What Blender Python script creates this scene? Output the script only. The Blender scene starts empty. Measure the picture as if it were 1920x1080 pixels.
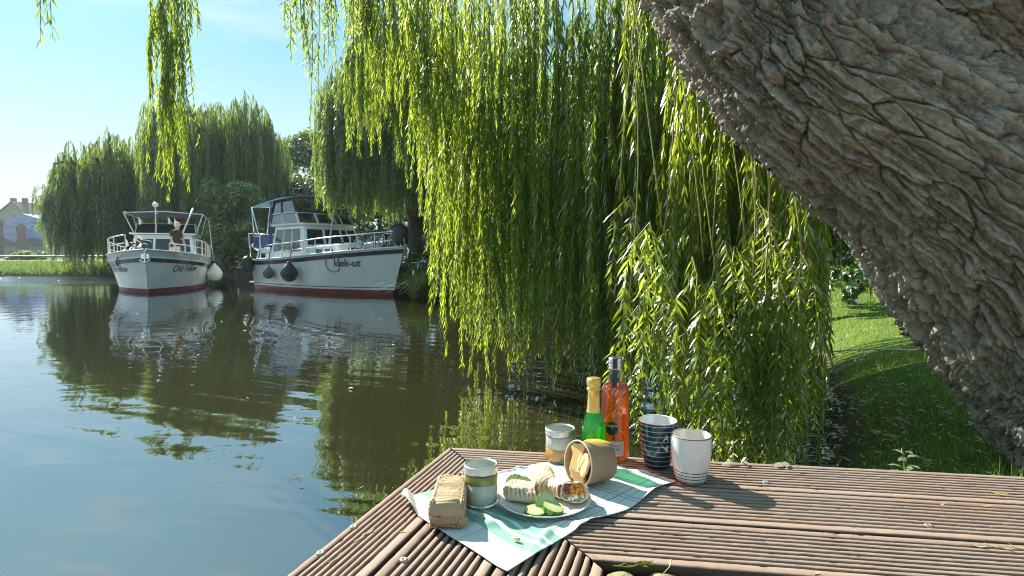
import bpy, math, random
import numpy as np
from mathutils import Vector, Matrix
R = math.radians
PI = math.pi
scene = bpy.context.scene
COL = scene.collection

# ------------------------------------------------------------------ camera
CAM_H, FPX, PITCH = 1.1, 1100.0, R(3.02)
cam_data = bpy.data.cameras.new('camera')
cam_data.sensor_width = 36.0
cam_data.lens = FPX / 1920.0 * 36.0
cam_data.clip_start = 0.05
cam_data.clip_end = 3000
cam = bpy.data.objects.new('camera', cam_data)
COL.objects.link(cam)
cam.location = (0, 0, CAM_H)
cam.rotation_euler = (PI / 2 - PITCH, 0, 0)
scene.camera = cam

# ------------------------------------------------------------------ sky, sun, exposure
SUN_EL, SUN_AZ = R(36.0), R(-42.0)      # azimuth from +Y towards +X
world = bpy.data.worlds.new('World')
scene.world = world
world.use_nodes = True
wn, wl = world.node_tree.nodes, world.node_tree.links
wn.clear()
w_out = wn.new('ShaderNodeOutputWorld')
w_bg = wn.new('ShaderNodeBackground')
w_sky = wn.new('ShaderNodeTexSky')
w_sky.sky_type = 'NISHITA'
w_sky.sun_disc = False
w_sky.sun_elevation = SUN_EL
w_sky.sun_rotation = SUN_AZ
w_sky.air_density = 1.0
w_sky.dust_density = 0.8
w_sky.ozone_density = 1.0
w_bg.inputs['Strength'].default_value = 0.052
# thin high cloud, denser towards the horizon
w_tc = wn.new('ShaderNodeTexCoord')
w_sep = wn.new('ShaderNodeSeparateXYZ')
w_map = wn.new('ShaderNodeMapping')
w_map.inputs['Scale'].default_value = (1.0, 1.0, 3.6)
w_no = wn.new('ShaderNodeTexNoise')
w_no.inputs['Scale'].default_value = 2.1
w_no.inputs['Detail'].default_value = 7.0
w_no.inputs['Roughness'].default_value = 0.55
w_no.inputs['Distortion'].default_value = 0.4
w_r1 = wn.new('ShaderNodeMapRange')
w_r1.inputs['From Min'].default_value = 0.52
w_r1.inputs['From Max'].default_value = 0.72
w_r1.inputs['To Max'].default_value = 0.8
w_r2 = wn.new('ShaderNodeMapRange')
w_r2.inputs['From Min'].default_value = 0.0
w_r2.inputs['From Max'].default_value = 0.30
w_r2.inputs['To Min'].default_value = 0.85
w_r2.inputs['To Max'].default_value = 0.0
w_mx = wn.new('ShaderNodeMath'); w_mx.operation = 'MAXIMUM'
w_tint = wn.new('ShaderNodeMix'); w_tint.data_type = 'RGBA'; w_tint.blend_type = 'MULTIPLY'
w_tint.inputs[0].default_value = 1.0
w_tint.inputs[7].default_value = (0.47, 0.84, 0.88, 1)
w_mix = wn.new('ShaderNodeMix'); w_mix.data_type = 'RGBA'
w_mix.inputs[7].default_value = (7.4, 8.0, 8.1, 1)
wl.new(w_tc.outputs['Generated'], w_sep.inputs[0])
wl.new(w_tc.outputs['Generated'], w_map.inputs[0])
wl.new(w_map.outputs[0], w_no.inputs['Vector'])
wl.new(w_no.outputs[0], w_r1.inputs[0])
wl.new(w_sep.outputs['Z'], w_r2.inputs[0])
wl.new(w_r1.outputs[0], w_mx.inputs[0])
wl.new(w_r2.outputs[0], w_mx.inputs[1])
wl.new(w_sky.outputs[0], w_tint.inputs[6])
w_fill = wn.new('ShaderNodeMix'); w_fill.data_type = 'RGBA'      # even veil added over the whole sky to lift the shaded sides
w_fill.inputs[0].default_value = 0.64
w_fill.inputs[7].default_value = (2.9, 5.6, 6.6, 1)
wl.new(w_tint.outputs[2], w_fill.inputs[6])
wl.new(w_fill.outputs[2], w_mix.inputs[6])
wl.new(w_mx.outputs[0], w_mix.inputs[0])
wl.new(w_mix.outputs[2], w_bg.inputs['Color'])
wl.new(w_bg.outputs[0], w_out.inputs['Surface'])

sun_data = bpy.data.lights.new('sun', 'SUN')
sun_data.energy = 5.0
sun_data.angle = R(0.53)
sun_data.color = (1.0, 0.93, 0.80)
sun = bpy.data.objects.new('sun', sun_data)
COL.objects.link(sun)
SUN_DIR = Vector((math.sin(SUN_AZ) * math.cos(SUN_EL), math.cos(SUN_AZ) * math.cos(SUN_EL), math.sin(SUN_EL)))
sun.rotation_euler = SUN_DIR.to_track_quat('Z', 'Y').to_euler()
sun.location = (-20, 25, 30)

scene.view_settings.view_transform = 'Standard'
scene.view_settings.look = 'None'
scene.view_settings.exposure = 1.4
scene.view_settings.gamma = 1.0
scene.view_settings.use_curve_mapping = False
scene.cycles.max_bounces = 9
scene.cycles.diffuse_bounces = 4
scene.cycles.glossy_bounces = 4
scene.cycles.transmission_bounces = 6
scene.cycles.transparent_max_bounces = 10
scene.cycles.caustics_reflective = False
scene.cycles.caustics_refractive = False
scene.cycles.sample_clamp_indirect = 6.0
scene.cycles.use_denoising = True
scene.cycles.pixel_filter_type = 'BLACKMAN_HARRIS'
scene.cycles.filter_width = 1.05
try:
    scene.cycles.denoiser = 'OPENIMAGEDENOISE'
    scene.cycles.denoising_input_passes = 'RGB_ALBEDO_NORMAL'
    scene.cycles.denoising_prefilter = 'ACCURATE'
except Exception:
    pass

# ------------------------------------------------------------------ helpers
def ray(px, py):
    dx, dv = (px - 960) / FPX, (540 - py) / FPX
    c, s = math.cos(PITCH), math.sin(PITCH)
    return np.array((dx, c + dv * s, -s + dv * c))

def gp(px, py, z=0.0):
    """point of the horizontal plane z seen at photo pixel (px,py)"""
    d = ray(px, py); t = (z - CAM_H) / d[2]
    return Vector((d[0] * t, d[1] * t, z))

def at(px, py, Y):
    d = ray(px, py); t = Y / d[1]
    return Vector((d[0] * t, Y, CAM_H + d[2] * t))

def mesh_np(name, verts, faces):
    """verts (n,3); faces: list of int arrays (m,k)"""
    me = bpy.data.meshes.new(name)
    verts = np.asarray(verts, dtype=np.float32)
    if not isinstance(faces, list): faces = [faces]
    faces = [np.asarray(f, dtype=np.int32) for f in faces if len(f)]
    me.vertices.add(len(verts)); me.vertices.foreach_set('co', verts.ravel())
    loops = np.concatenate([f.ravel() for f in faces])
    tot = np.concatenate([np.full(len(f), f.shape[1], dtype=np.int32) for f in faces])
    start = np.concatenate(([0], np.cumsum(tot)[:-1])).astype(np.int32)
    me.loops.add(len(loops)); me.loops.foreach_set('vertex_index', loops)
    me.polygons.add(len(tot)); me.polygons.foreach_set('loop_start', start)
    try: me.polygons.foreach_set('loop_total', tot)
    except Exception: pass
    me.update(calc_edges=True); me.validate()
    return me

def link(name, me, mats=None, parent=None, loc=None, rot=None, smooth=False, kind=None):
    o = bpy.data.objects.new(name, me)
    COL.objects.link(o)
    if mats is not None:
        for m in (mats if isinstance(mats, (list, tuple)) else [mats]): me.materials.append(m)
    if parent is not None: o.parent = parent
    if loc is not None: o.location = loc
    if rot is not None: o.rotation_euler = rot
    if smooth: me.polygons.foreach_set('use_smooth', [True] * len(me.polygons))
    if kind: o['kind'] = kind
    return o

def thing(name, label, cat, loc=(0, 0, 0), rot=(0, 0, 0), group=None):
    o = bpy.data.objects.new(name, None); COL.objects.link(o)
    o.empty_display_size = 0.1
    o.location = loc; o.rotation_euler = rot
    o['label'] = label; o['category'] = cat
    if group: o['group'] = group
    return o

def tag(o, label, cat, group=None):
    o['label'] = label; o['category'] = cat
    if group: o['group'] = group
    return o

class MB:
    def __init__(s): s.v = []; s.f = []; s.m = []
    def add(s, verts, faces, mi=0):
        b = len(s.v); s.v += [tuple(p) for p in verts]
        for f in faces: s.f.append(tuple(i + b for i in f)); s.m.append(mi)
        return s
    def box(s, c, size, rz=0, mi=0, rot=None):
        hx, hy, hz = size[0] / 2, size[1] / 2, size[2] / 2
        M = rot if rot is not None else Matrix.Rotation(rz, 3, 'Z')
        c = Vector(c)
        P = [c + M @ Vector((x * hx, y * hy, z * hz)) for z in (-1, 1) for y in (-1, 1) for x in (-1, 1)]
        return s.add(P, [(0, 2, 3, 1), (4, 5, 7, 6), (0, 1, 5, 4), (2, 6, 7, 3), (0, 4, 6, 2), (1, 3, 7, 5)], mi)
    def tube(s, pts, r, n=6, mi=0, cap=True, squash=1.0):
        pts = [Vector(p) for p in pts]; k = len(pts)
        if not hasattr(r, '__len__'): r = [r] * k
        ref = None; V = []
        for i, p in enumerate(pts):
            t = (pts[min(i + 1, k - 1)] - pts[max(i - 1, 0)])
            t = t.normalized() if t.length > 1e-9 else Vector((0, 0, 1))
            if ref is None:
                ref = Vector((0, 0, 1)) if abs(t.z) < 0.9 else Vector((1, 0, 0))
            a = (ref - t * ref.dot(t))
            a = a.normalized() if a.length > 1e-6 else t.orthogonal().normalized()
            ref = a; b = t.cross(a)
            for j in range(n):
                an = 2 * PI * j / n
                V.append(p + a * (math.cos(an) * r[i]) + b * (math.sin(an) * r[i] * squash))
        F = [(i * n + j, i * n + (j + 1) % n, (i + 1) * n + (j + 1) % n, (i + 1) * n + j) for i in range(k - 1) for j in range(n)]
        if cap: F += [tuple(range(n))[::-1], tuple((k - 1) * n + j for j in range(n))]
        return s.add(V, F, mi)
    def lathe(s, prof, n=32, c=(0, 0, 0), mi=0, M=None, close=False):
        V = []; c = Vector(c)
        for r, z in prof:
            for j in range(n):
                a = 2 * PI * j / n
                p = Vector((r * math.cos(a), r * math.sin(a), z))
                V.append(c + (M @ p if M is not None else p))
        k = len(prof)
        F = [(i * n + j, i * n + (j + 1) % n, (i + 1) * n + (j + 1) % n, (i + 1) * n + j) for i in range(k - 1) for j in range(n)]
        if close: F += [((k - 1) * n + j, (k - 1) * n + (j + 1) % n, (j + 1) % n, j) for j in range(n)]
        return s.add(V, F, mi)
    def loft(s, rings, mi=0, cap=True, closed=True):
        n = len(rings[0]); V = [p for r in rings for p in r]; k = len(rings)
        F = [(i * n + j, i * n + (j + 1) % n, (i + 1) * n + (j + 1) % n, (i + 1) * n + j)
             for i in range(k - 1) for j in range(n if closed else n - 1)]
        if cap: F += [tuple(range(n))[::-1], tuple((k - 1) * n + j for j in range(n))]
        return s.add(V, F, mi)
    def build(s, name, mats, parent=None, loc=None, rot=None, smooth=False, kind=None, bevel=0, sub=0, solid=0):
        me = bpy.data.meshes.new(name); me.from_pydata([tuple(p) for p in s.v], [], s.f)
        o = link(name, me, mats, parent, loc, rot, smooth, kind)
        if len(set(s.m)) > 1: me.polygons.foreach_set('material_index', s.m)
        if solid: m = o.modifiers.new('solid', 'SOLIDIFY'); m.thickness = solid
        if bevel: m = o.modifiers.new('bevel', 'BEVEL'); m.width = bevel; m.segments = 2; m.limit_method = 'ANGLE'
        if sub: m = o.modifiers.new('sub', 'SUBSURF'); m.levels = sub; m.render_levels = sub
        return o

def blob(c, rad, rng, n=14, m=9, amp=0.12, fr=3.0, M=None):
    """closed lumpy ellipsoid as (verts, faces)"""
    V = []; ph = [rng.uniform(0, 6.28) for _ in range(6)]
    for i in range(m + 1):
        th = PI * i / m
        for j in range(n):
            a = 2 * PI * j / n
            d = Vector((math.sin(th) * math.cos(a), math.sin(th) * math.sin(a), math.cos(th)))
            k = 1 + amp * (math.sin(fr * d.x * 2 + ph[0]) * math.sin(fr * d.y * 2 + ph[1]) + 0.6 * math.sin(fr * 2.3 * d.z + ph[2] + 2 * d.x))
            p = Vector((d.x * rad[0] * k, d.y * rad[1] * k, d.z * rad[2] * k))
            if M is not None: p = M @ p
            V.append(Vector(c) + p)
    F = [(i * n + j, (i + 1) * n + j, (i + 1) * n + (j + 1) % n, i * n + (j + 1) % n) for i in range(m) for j in range(n)]
    return V, F

# ---- noise in numpy
def _hash(ix, iy, seed=0):
    h = (ix.astype(np.int64) * 374761393 + iy.astype(np.int64) * 668265263 + seed * 1442695041) & 0xffffffff
    h = ((h ^ (h >> 13)) * 1274126177) & 0xffffffff
    h = ((h ^ (h >> 16)) * 2246822519) & 0xffffffff
    return ((h ^ (h >> 15)) & 0xffffff) / float(0xffffff)
def vnoise(x, y, seed=0):
    ix, iy = np.floor(x), np.floor(y); fx, fy = x - ix, y - iy
    u, v = fx * fx * fx * (fx * (fx * 6 - 15) + 10), fy * fy * fy * (fy * (fy * 6 - 15) + 10)
    a, b = _hash(ix, iy, seed), _hash(ix + 1, iy, seed)
    c, d = _hash(ix, iy + 1, seed), _hash(ix + 1, iy + 1, seed)
    return (a * (1 - u) + b * u) * (1 - v) + (c * (1 - u) + d * u) * v
def fbm(x, y, seed=0, oct=4, gain=0.5):
    t = 0; a = 1; s = 0
    for o in range(oct):
        t = t + a * (vnoise(x, y, seed + o * 17) - 0.5); s += a; a *= gain; x = x * 2.03 + 5.1; y = y * 2.03 + 9.7
    return t / s * 2
def voronoi(x, y, seed=0, jit=0.9):
    """returns f1, f2-f1 edge measure, cell random, offset (dx,dy) to the cell point"""
    ix, iy = np.floor(x), np.floor(y)
    f1 = np.full(x.shape, 9.0); f2 = np.full(x.shape, 9.0); cr = np.zeros(x.shape); ox = np.zeros(x.shape); oy = np.zeros(x.shape)
    for j in (-1, 0, 1):
        for i in (-1, 0, 1):
            cx, cy = ix + i, iy + j
            px = cx + 0.5 + (_hash(cx, cy, seed) - 0.5) * jit; py = cy + 0.5 + (_hash(cx, cy, seed + 7) - 0.5) * jit
            dx, dy = x - px, y - py; d = np.sqrt(dx * dx + dy * dy)
            near = d < f1
            f2 = np.where(near, f1, np.minimum(f2, d))
            cr = np.where(near, _hash(cx, cy, seed + 13), cr); ox = np.where(near, dx, ox); oy = np.where(near, dy, oy)
            f1 = np.where(near, d, f1)
    return f1, f2 - f1, cr, ox, oy

# ------------------------------------------------------------------ materials
class NT:
    def __init__(s, name):
        s.mat = bpy.data.materials.new(name); s.mat.use_nodes = True
        s.n = s.mat.node_tree.nodes; s.l = s.mat.node_tree.links
        s.n.clear(); s.out = s.n.new('ShaderNodeOutputMaterial')
    def node(s, t, **kw):
        nd = s.n.new(t)
        for k, v in kw.items():
            if k.startswith('_'): setattr(nd, k[1:], v)
            else: s.set(nd, k, v)
        return nd
    def set(s, nd, k, v):
        key = int(k[1:]) if k[0] == 'i' and k[1:].isdigit() else k.replace('__', ' ')
        inp = nd.inputs[key]
        if isinstance(v, bpy.types.NodeSocket): s.l.new(v, inp)
        else: inp.default_value = v
    def math(s, op, a, b=None, c=None, clamp=False):
        nd = s.n.new('ShaderNodeMath'); nd.operation = op; nd.use_clamp = clamp
        for i, v in enumerate((a, b, c)):
            if v is None: continue
            if isinstance(v, bpy.types.NodeSocket): s.l.new(v, nd.inputs[i])
            else: nd.inputs[i].default_value = v
        return nd.outputs[0]
    def mix(s, f, a, b, blend='MIX'):
        nd = s.n.new('ShaderNodeMix'); nd.data_type = 'RGBA'; nd.blend_type = blend
        for i, v in ((0, f), (6, a), (7, b)):
            if isinstance(v, bpy.types.NodeSocket): s.l.new(v, nd.inputs[i])
            else: nd.inputs[i].default_value = v if i == 0 else (tuple(v) + (1,))[:4]
        return nd.outputs[2]
    def rng(s, x, a, b, c=0.0, d=1.0):
        nd = s.node('ShaderNodeMapRange', i0=x, i1=a, i2=b, i3=c, i4=d); return nd.outputs[0]
    def coord(s, kind='Object', scale=None, rot=None):
        tc = s.n.new('ShaderNodeTexCoord').outputs[kind]
        if scale is None and rot is None: return tc
        m = s.n.new('ShaderNodeMapping'); s.l.new(tc, m.inputs[0])
        if scale is not None: m.inputs['Scale'].default_value = scale
        if rot is not None: m.inputs['Rotation'].default_value = rot
        return m.outputs[0]
    def noise(s, vec, scale, detail=3, rough=0.5, dist=0.0):
        nd = s.node('ShaderNodeTexNoise', Vector=vec, Scale=scale, Detail=detail, Roughness=rough, Distortion=dist)
        return nd.outputs[0]
    def bump(s, h, strength=0.3, dist=0.01, normal=None):
        nd = s.node('ShaderNodeBump', Height=h, Strength=strength, Distance=dist)
        if normal is not None: s.l.new(normal, nd.inputs['Normal'])
        return nd.outputs[0]
    def bsdf(s, color=(0.5, 0.5, 0.5), rough=0.5, normal=None, **kw):
        nd = s.n.new('ShaderNodeBsdfPrincipled')
        s.set(nd, 'Base Color', color if isinstance(color, bpy.types.NodeSocket) else (tuple(color) + (1,))[:4])
        s.set(nd, 'Roughness', rough)
        if normal is not None: s.l.new(normal, nd.inputs['Normal'])
        for k, v in kw.items(): s.set(nd, k, v)
        return nd.outputs[0]
    def finish(s, sh): s.l.new(sh, s.out.inputs['Surface']); return s.mat

def simple(name, col, rough=0.5, var=0.12, scale=20, bump=0.0, bdist=0.002, metal=0.0, coat=0.0, spec=0.5, coord='Object'):
    t = NT(name); c = t.coord(coord)
    n = t.noise(c, scale, 4)
    dark = tuple(x * (1 - var) for x in col); lite = tuple(min(1, x * (1 + var)) for x in col)
    cc = t.mix(n, dark, lite)
    nm = t.bump(t.noise(c, scale * 3, 4), bump, bdist) if bump else None
    n2 = t.rng(t.noise(c, scale * 0.7, 3), 0.3, 0.7, max(0, rough - 0.08), min(1, rough + 0.08))
    return t.finish(t.bsdf(cc, n2, nm, **{'Metallic': metal, 'Coat Weight': coat, 'Specular IOR Level': spec}))

def leafmat(name, top, back, trans, tf=0.5, gloss=0.35, hue=0.25, scale=0.6):
    """leaf: diffuse both sides + light passing through; varies from plant part to plant part and leaf to leaf"""
    t = NT(name)
    geo = t.n.new('ShaderNodeNewGeometry'); oi = t.n.new('ShaderNodeObjectInfo')
    isl = geo.outputs['Random Per Island']; orr = oi.outputs['Random']
    v = t.rng(isl, 0, 1, 1 - hue, 1 + hue)
    vo = t.rng(orr, 0, 1, 0.85, 1.15)
    k = t.math('MULTIPLY', v, vo)
    base = t.mix(geo.outputs['Backfacing'], top, back)
    yel = t.mix(t.math('POWER', isl, 6.0), base, tuple((a * 1.0 + b) for a, b in zip(top, (0.06, 0.045, 0.0))))
    comb = t.n.new('ShaderNodeCombineXYZ')
    for i in range(3): t.l.new(k, comb.inputs[i])
    cb = t.mix(1.0, yel, comb.outputs[0], 'MULTIPLY')
    ct = t.mix(1.0, trans, comb.outputs[0], 'MULTIPLY')
    d = t.node('ShaderNodeBsdfDiffuse', Color=cb).outputs[0]
    tr = t.node('ShaderNodeBsdfTranslucent', Color=ct).outputs[0]
    m1 = t.n.new('ShaderNodeMixShader'); m1.inputs[0].default_value = tf; t.l.new(d, m1.inputs[1]); t.l.new(tr, m1.inputs[2])
    g = t.node('ShaderNodeBsdfGlossy', Color=(1, 1, 1, 1), Roughness=0.45).outputs[0]
    fr = t.node('ShaderNodeFresnel', IOR=1.35).outputs[0]
    m2 = t.n.new('ShaderNodeMixShader'); t.l.new(t.math('MULTIPLY', fr, gloss), m2.inputs[0]); t.l.new(m1.outputs[0], m2.inputs[1]); t.l.new(g, m2.inputs[2])
    return t.finish(m2.outputs[0])

M = {}
M['leaf_near'] = leafmat('willow_leaf', (0.075, 0.12, 0.018), (0.11, 0.15, 0.05), (0.42, 0.55, 0.04), 0.57, 0.15)
M['leaf_far'] = leafmat('far_willow_leaf', (0.09, 0.15, 0.045), (0.11, 0.165, 0.075), (0.33, 0.47, 0.045), 0.48, 0.25)
M['leaf_round'] = leafmat('broad_leaf', (0.06, 0.11, 0.03), (0.08, 0.13, 0.05), (0.22, 0.36, 0.05), 0.42, 0.7)
M['leaf_maple'] = leafmat('shrub_leaf', (0.13, 0.20, 0.07), (0.13, 0.19, 0.08), (0.26, 0.38, 0.08), 0.35, 0.3)
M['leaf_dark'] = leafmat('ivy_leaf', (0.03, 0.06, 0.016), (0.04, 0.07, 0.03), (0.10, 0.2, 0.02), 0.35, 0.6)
M['grass'] = leafmat('grass_blade', (0.11, 0.18, 0.028), (0.12, 0.18, 0.04), (0.36, 0.52, 0.05), 0.48, 0.15)
M['dryleaf'] = leafmat('dry_leaf', (0.42, 0.34, 0.18), (0.46, 0.41, 0.27), (0.4, 0.3, 0.1), 0.2, 0.12)
M['yellowleaf'] = leafmat('yellow_leaf', (0.62, 0.5, 0.06), (0.55, 0.5, 0.15), (0.6, 0.5, 0.06), 0.3, 0.8)
M['twig'] = simple('twig', (0.20, 0.19, 0.06), 0.7, 0.3, 6)
M['stem'] = simple('green_stem', (0.26, 0.27, 0.07), 0.6, 0.25, 6)
M['bark_far'] = simple('dark_bark', (0.075, 0.06, 0.045), 0.9, 0.4, 5, 0.8, 0.03)
# ------------------------------------------------------------------ water and ground
def water_mat():
    t = NT('river_water'); c = t.coord('Object')
    # slow swell crests, tilted arcs, fine ripple; each in metres
    def ring(cx, cy, wl_, dist):
        sub = t.n.new('ShaderNodeVectorMath'); sub.operation = 'SUBTRACT'; t.l.new(c, sub.inputs[0]); sub.inputs[1].default_value = (cx, cy, 0)
        ln = t.n.new('ShaderNodeVectorMath'); ln.operation = 'LENGTH'; t.l.new(sub.outputs[0], ln.inputs[0])
        nz = t.noise(c, 0.55, 2)
        ph = t.math('ADD', t.math('MULTIPLY', ln.outputs['Value'], 2 * PI / wl_), t.math('MULTIPLY', nz, dist))
        return t.math('SINE', ph)
    r1 = ring(3.0, 15.0, 0.36, 10.0)
    r2 = ring(-14.0, 4.0, 0.62, 7.0)
    r3 = ring(2.0, 14.0, 0.125, 16.0)
    m_big = t.rng(t.noise(c, 0.28, 2), 0.38, 0.62, 0.15, 1.0)
    rr = t.math('MULTIPLY', t.math('ADD', r1, t.math('MULTIPLY', r2, 0.55)), m_big)
    st = t.coord('Object', (1.0, 2.4, 1.0), (0, 0, R(8)))
    fine = t.noise(st, 3.2, 3, 0.5, 0.3)
    mid = t.noise(st, 0.9, 2, 0.5, 0.4)
    sepn = t.n.new('ShaderNodeSeparateXYZ'); t.l.new(c, sepn.inputs[0])
    # breezy rougher patch near the far left bank
    far = t.math('MULTIPLY', t.rng(sepn.outputs['Y'], 22.0, 25.0, 0.0, 1.0), t.rng(sepn.outputs['X'], -14.5, -18.0, 0.0, 1.0))
    chop = t.noise(t.coord('Object', (1, 1, 1)), 7.0, 3, 0.6)
    rr = t.math('MULTIPLY', rr, t.rng(sepn.outputs['Y'], 4.0, 14.0, 1.0, 0.3))
    h = t.math('ADD', t.math('MULTIPLY', rr, 0.0019), t.math('MULTIPLY', fine, 0.0013))
    h = t.math('ADD', h, t.math('MULTIPLY', mid, 0.0042))
    h = t.math('ADD', h, t.math('MULTIPLY', t.math('MULTIPLY', r3, t.rng(t.noise(c, 0.5, 2), .35, .65)), t.rng(sepn.outputs['Y'], 2.0, 11.0, 0.00045, 0.0)))
    h = t.math('ADD', h, t.math('MULTIPLY', t.math('MULTIPLY', chop, far), 0.10))
    nm = t.bump(h, 1.0, 1.0)
    murk = t.mix(t.noise(c, 0.4, 3), (0.026, 0.025, 0.007), (0.034, 0.032, 0.010))
    glo = t.node('ShaderNodeBsdfGlossy', Color=(0.80, 0.86, 0.98, 1), Roughness=0.012, Normal=nm).outputs[0]
    dif = t.node('ShaderNodeBsdfDiffuse', Color=murk).outputs[0]
    fr = t.math('ADD', t.math('MULTIPLY', t.node('ShaderNodeFresnel', IOR=1.4, Normal=nm).outputs[0], 0.8), 0.30, clamp=True)
    mx = t.n.new('ShaderNodeMixShader'); t.l.new(fr, mx.inputs[0]); t.l.new(dif, mx.inputs[1]); t.l.new(glo, mx.inputs[2])
    return t.finish(mx.outputs[0])
mb = MB()
mb.add([(-900, -60, 0), (900, -60, 0), (900, 1500, 0), (-900, 1500, 0)], [(0, 1, 2, 3)])
water = mb.build('water', water_mat(), kind='structure')

LAND = [(0.95, -6), (0.9, 0.6), (0.93, 1.35), (1.18, 2.1), (1.78, 3.1), (2.4, 4.2), (3.0, 5.6), (3.6, 7.2), (4.1, 9.0), (4.1, 10.8), (3.0, 12.6), (1.2, 13.6), (-0.8, 14.3),
        (-2.2, 15.4), (-3.1, 18.2), (-3.7, 22.9), (-12.6, 27.3), (-15.2, 31.5), (-22, 33.2), (-29.5, 33.4), (-60, 36), (-260, 55), (-260, 420), (420, 420), (420, -6)]
LP = np.array(LAND, dtype=float)
def land_dist(x, y):
    x = np.asarray(x, float); y = np.asarray(y, float)
    d = np.full(x.shape, 1e9); ins = np.zeros(x.shape, bool)
    n = len(LP)
    for i in range(n):
        a, b = LP[i], LP[(i + 1) % n]; e = b - a
        t = np.clip(((x - a[0]) * e[0] + (y - a[1]) * e[1]) / (e @ e), 0, 1)
        d = np.minimum(d, np.hypot(x - a[0] - t * e[0], y - a[1] - t * e[1]))
        cond = ((a[1] > y) != (b[1] > y))
        with np.errstate(divide='ignore', invalid='ignore'):
            xi = a[0] + (y - a[1]) * e[0] / (e[1] if e[1] != 0 else 1e-12)
        ins ^= cond & (x < xi)
    return np.where(ins, d, -d)
def ground_z(x, y):
    d = land_dist(x, y)
    n = fbm(np.asarray(x) * 1.3, np.asarray(y) * 1.3, 3, 4)
    near = np.asarray(y) < 16
    z = np.where(d > 0, 0.03 + 0.42 * (1 - np.exp(-np.maximum(d, 0) / 0.55)) + 0.012 * np.minimum(d, 14), d * 0.8)
    z = np.where(~near & (d > 0), 0.05 + 0.62 * (1 - np.exp(-np.maximum(d, 0) / 1.2)) + np.minimum(d, 40) * 0.004, z)
    z = np.maximum(z, -0.9) + n * 0.05 * (d > -0.2)
    return z
def make_ground():
    def axis(segs):
        out = []
        for a, b, st in segs: out += list(np.arange(a, b, st))
        return np.array(out + [segs[-1][1]])
    xs = axis([(-260, -60, 20), (-60, -30, 3), (-30, -4, 0.5), (-4, 0.5, 0.25), (0.5, 5, 0.05), (5, 12, 0.35), (12, 40, 2), (40, 420, 38)])
    ys = axis([(-6, 1, 0.5), (1, 9, 0.06), (9, 20, 0.25), (20, 38, 0.5), (38, 80, 3), (80, 420, 34)])
    X, Y = np.meshgrid(xs, ys); Z = ground_z(X, Y)
    nx, ny = len(xs), len(ys)
    idx = np.arange(nx * ny).reshape(ny, nx)
    F = np.stack([idx[:-1, :-1].ravel(), idx[:-1, 1:].ravel(), idx[1:, 1:].ravel(), idx[1:, :-1].ravel()], 1)
    me = mesh_np('ground', np.stack([X.ravel(), Y.ravel(), Z.ravel()], 1), F)
    t = NT('earth_and_grass'); c = t.coord('Object')
    n1 = t.noise(c, 1.1, 5, 0.6); n2 = t.noise(c, 14, 5, 0.65); n3 = t.noise(c, 60, 3, 0.6)
    soil = t.mix(n2, (0.05, 0.036, 0.022), (0.12, 0.09, 0.055))
    green = t.mix(n2, (0.06, 0.11, 0.016), (0.12, 0.19, 0.035))
    sp = t.n.new('ShaderNodeSeparateXYZ'); t.l.new(c, sp.inputs[0])
    f = t.math('ADD', t.rng(n1, 0.36, 0.50), t.rng(sp.outputs['Y'], 3.0, 6.0, 0.0, 0.9), clamp=True)
    f = t.math('MULTIPLY', t.math('MAXIMUM', f, .45), t.rng(sp.outputs['Z'], 0.04, 0.12))
    col = t.mix(f, soil, green)
    nm = t.bump(t.math('ADD', n2, t.math('MULTIPLY', n3, 0.5)), 0.9, 0.03)
    return link('ground', me, t.finish(t.bsdf(col, 0.95, nm, **{'Specular IOR Level': 0.15})), smooth=True, kind='structure')
ground = make_ground()

# ------------------------------------------------------------------ deck
DZ = 0.605                                      # top of the decking
A = gp(842, 839, DZ); B = gp(535, 1080, DZ); C = gp(1920, 893, DZ); D = gp(1137, 1071, DZ)
A2, B2, C2, D2 = [Vector((p.x, p.y)) for p in (A, B, C, D)]
dirL = (B2 - A2).normalized(); dirR = (C2 - A2).normalized(); dirJ = (D2 - A2).normalized()
nrmL = Vector((-dirL.y, dirL.x)); nrmR = Vector((dirR.y, -dirR.x))
if nrmL.dot(dirJ) < 0: nrmL = -nrmL
if nrmR.dot(dirJ) < 0: nrmR = -nrmR
def deck_mat():
    t = NT('weathered_decking'); c = t.coord('Generated'); o = t.coord('Object')
    oi = t.n.new('ShaderNodeObjectInfo').outputs['Random']
    gr = t.noise(t.coord('UV', (3.0, 90.0, 1.0)), 1.0, 5, 0.65)
    bl = t.noise(o, 3.2, 4, 0.6)
    sp = t.noise(o, 160, 3, 0.7)
    top = t.node('ShaderNodeAttribute', _attribute_name='groove_shade_mask').outputs['Fac']      # shade painted into the grooves by depth; ridge tops stay pale
    groove_shade = t.mix(gr, (0.035, 0.021, 0.015), (0.075, 0.046, 0.033))
    a = t.mix(gr, (0.15, 0.092, 0.066), (0.37, 0.265, 0.20))
    b = t.mix(t.rng(bl, 0.35, 0.7), a, (0.27, 0.215, 0.175))
    b = t.mix(t.math('MULTIPLY', t.rng(sp, 0.55, 0.75), 0.5), b, (0.16, 0.105, 0.08))
    b = t.mix(t.math('MULTIPLY', oi, 0.25), b, (0.36, 0.25, 0.2))
    b = t.mix(top, groove_shade, b)
    nm = t.bump(t.math('ADD', gr, t.math('MULTIPLY', sp, 0.7)), 0.55, 0.0016)
    return t.finish(t.bsdf(b, 0.72, nm, **{'Specular IOR Level': 0.3}))
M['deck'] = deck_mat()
deck = bpy.data.objects.new('deck', None); COL.objects.link(deck); deck.location = (A.x, A.y, DZ)
deck['kind'] = 'structure'
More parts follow.
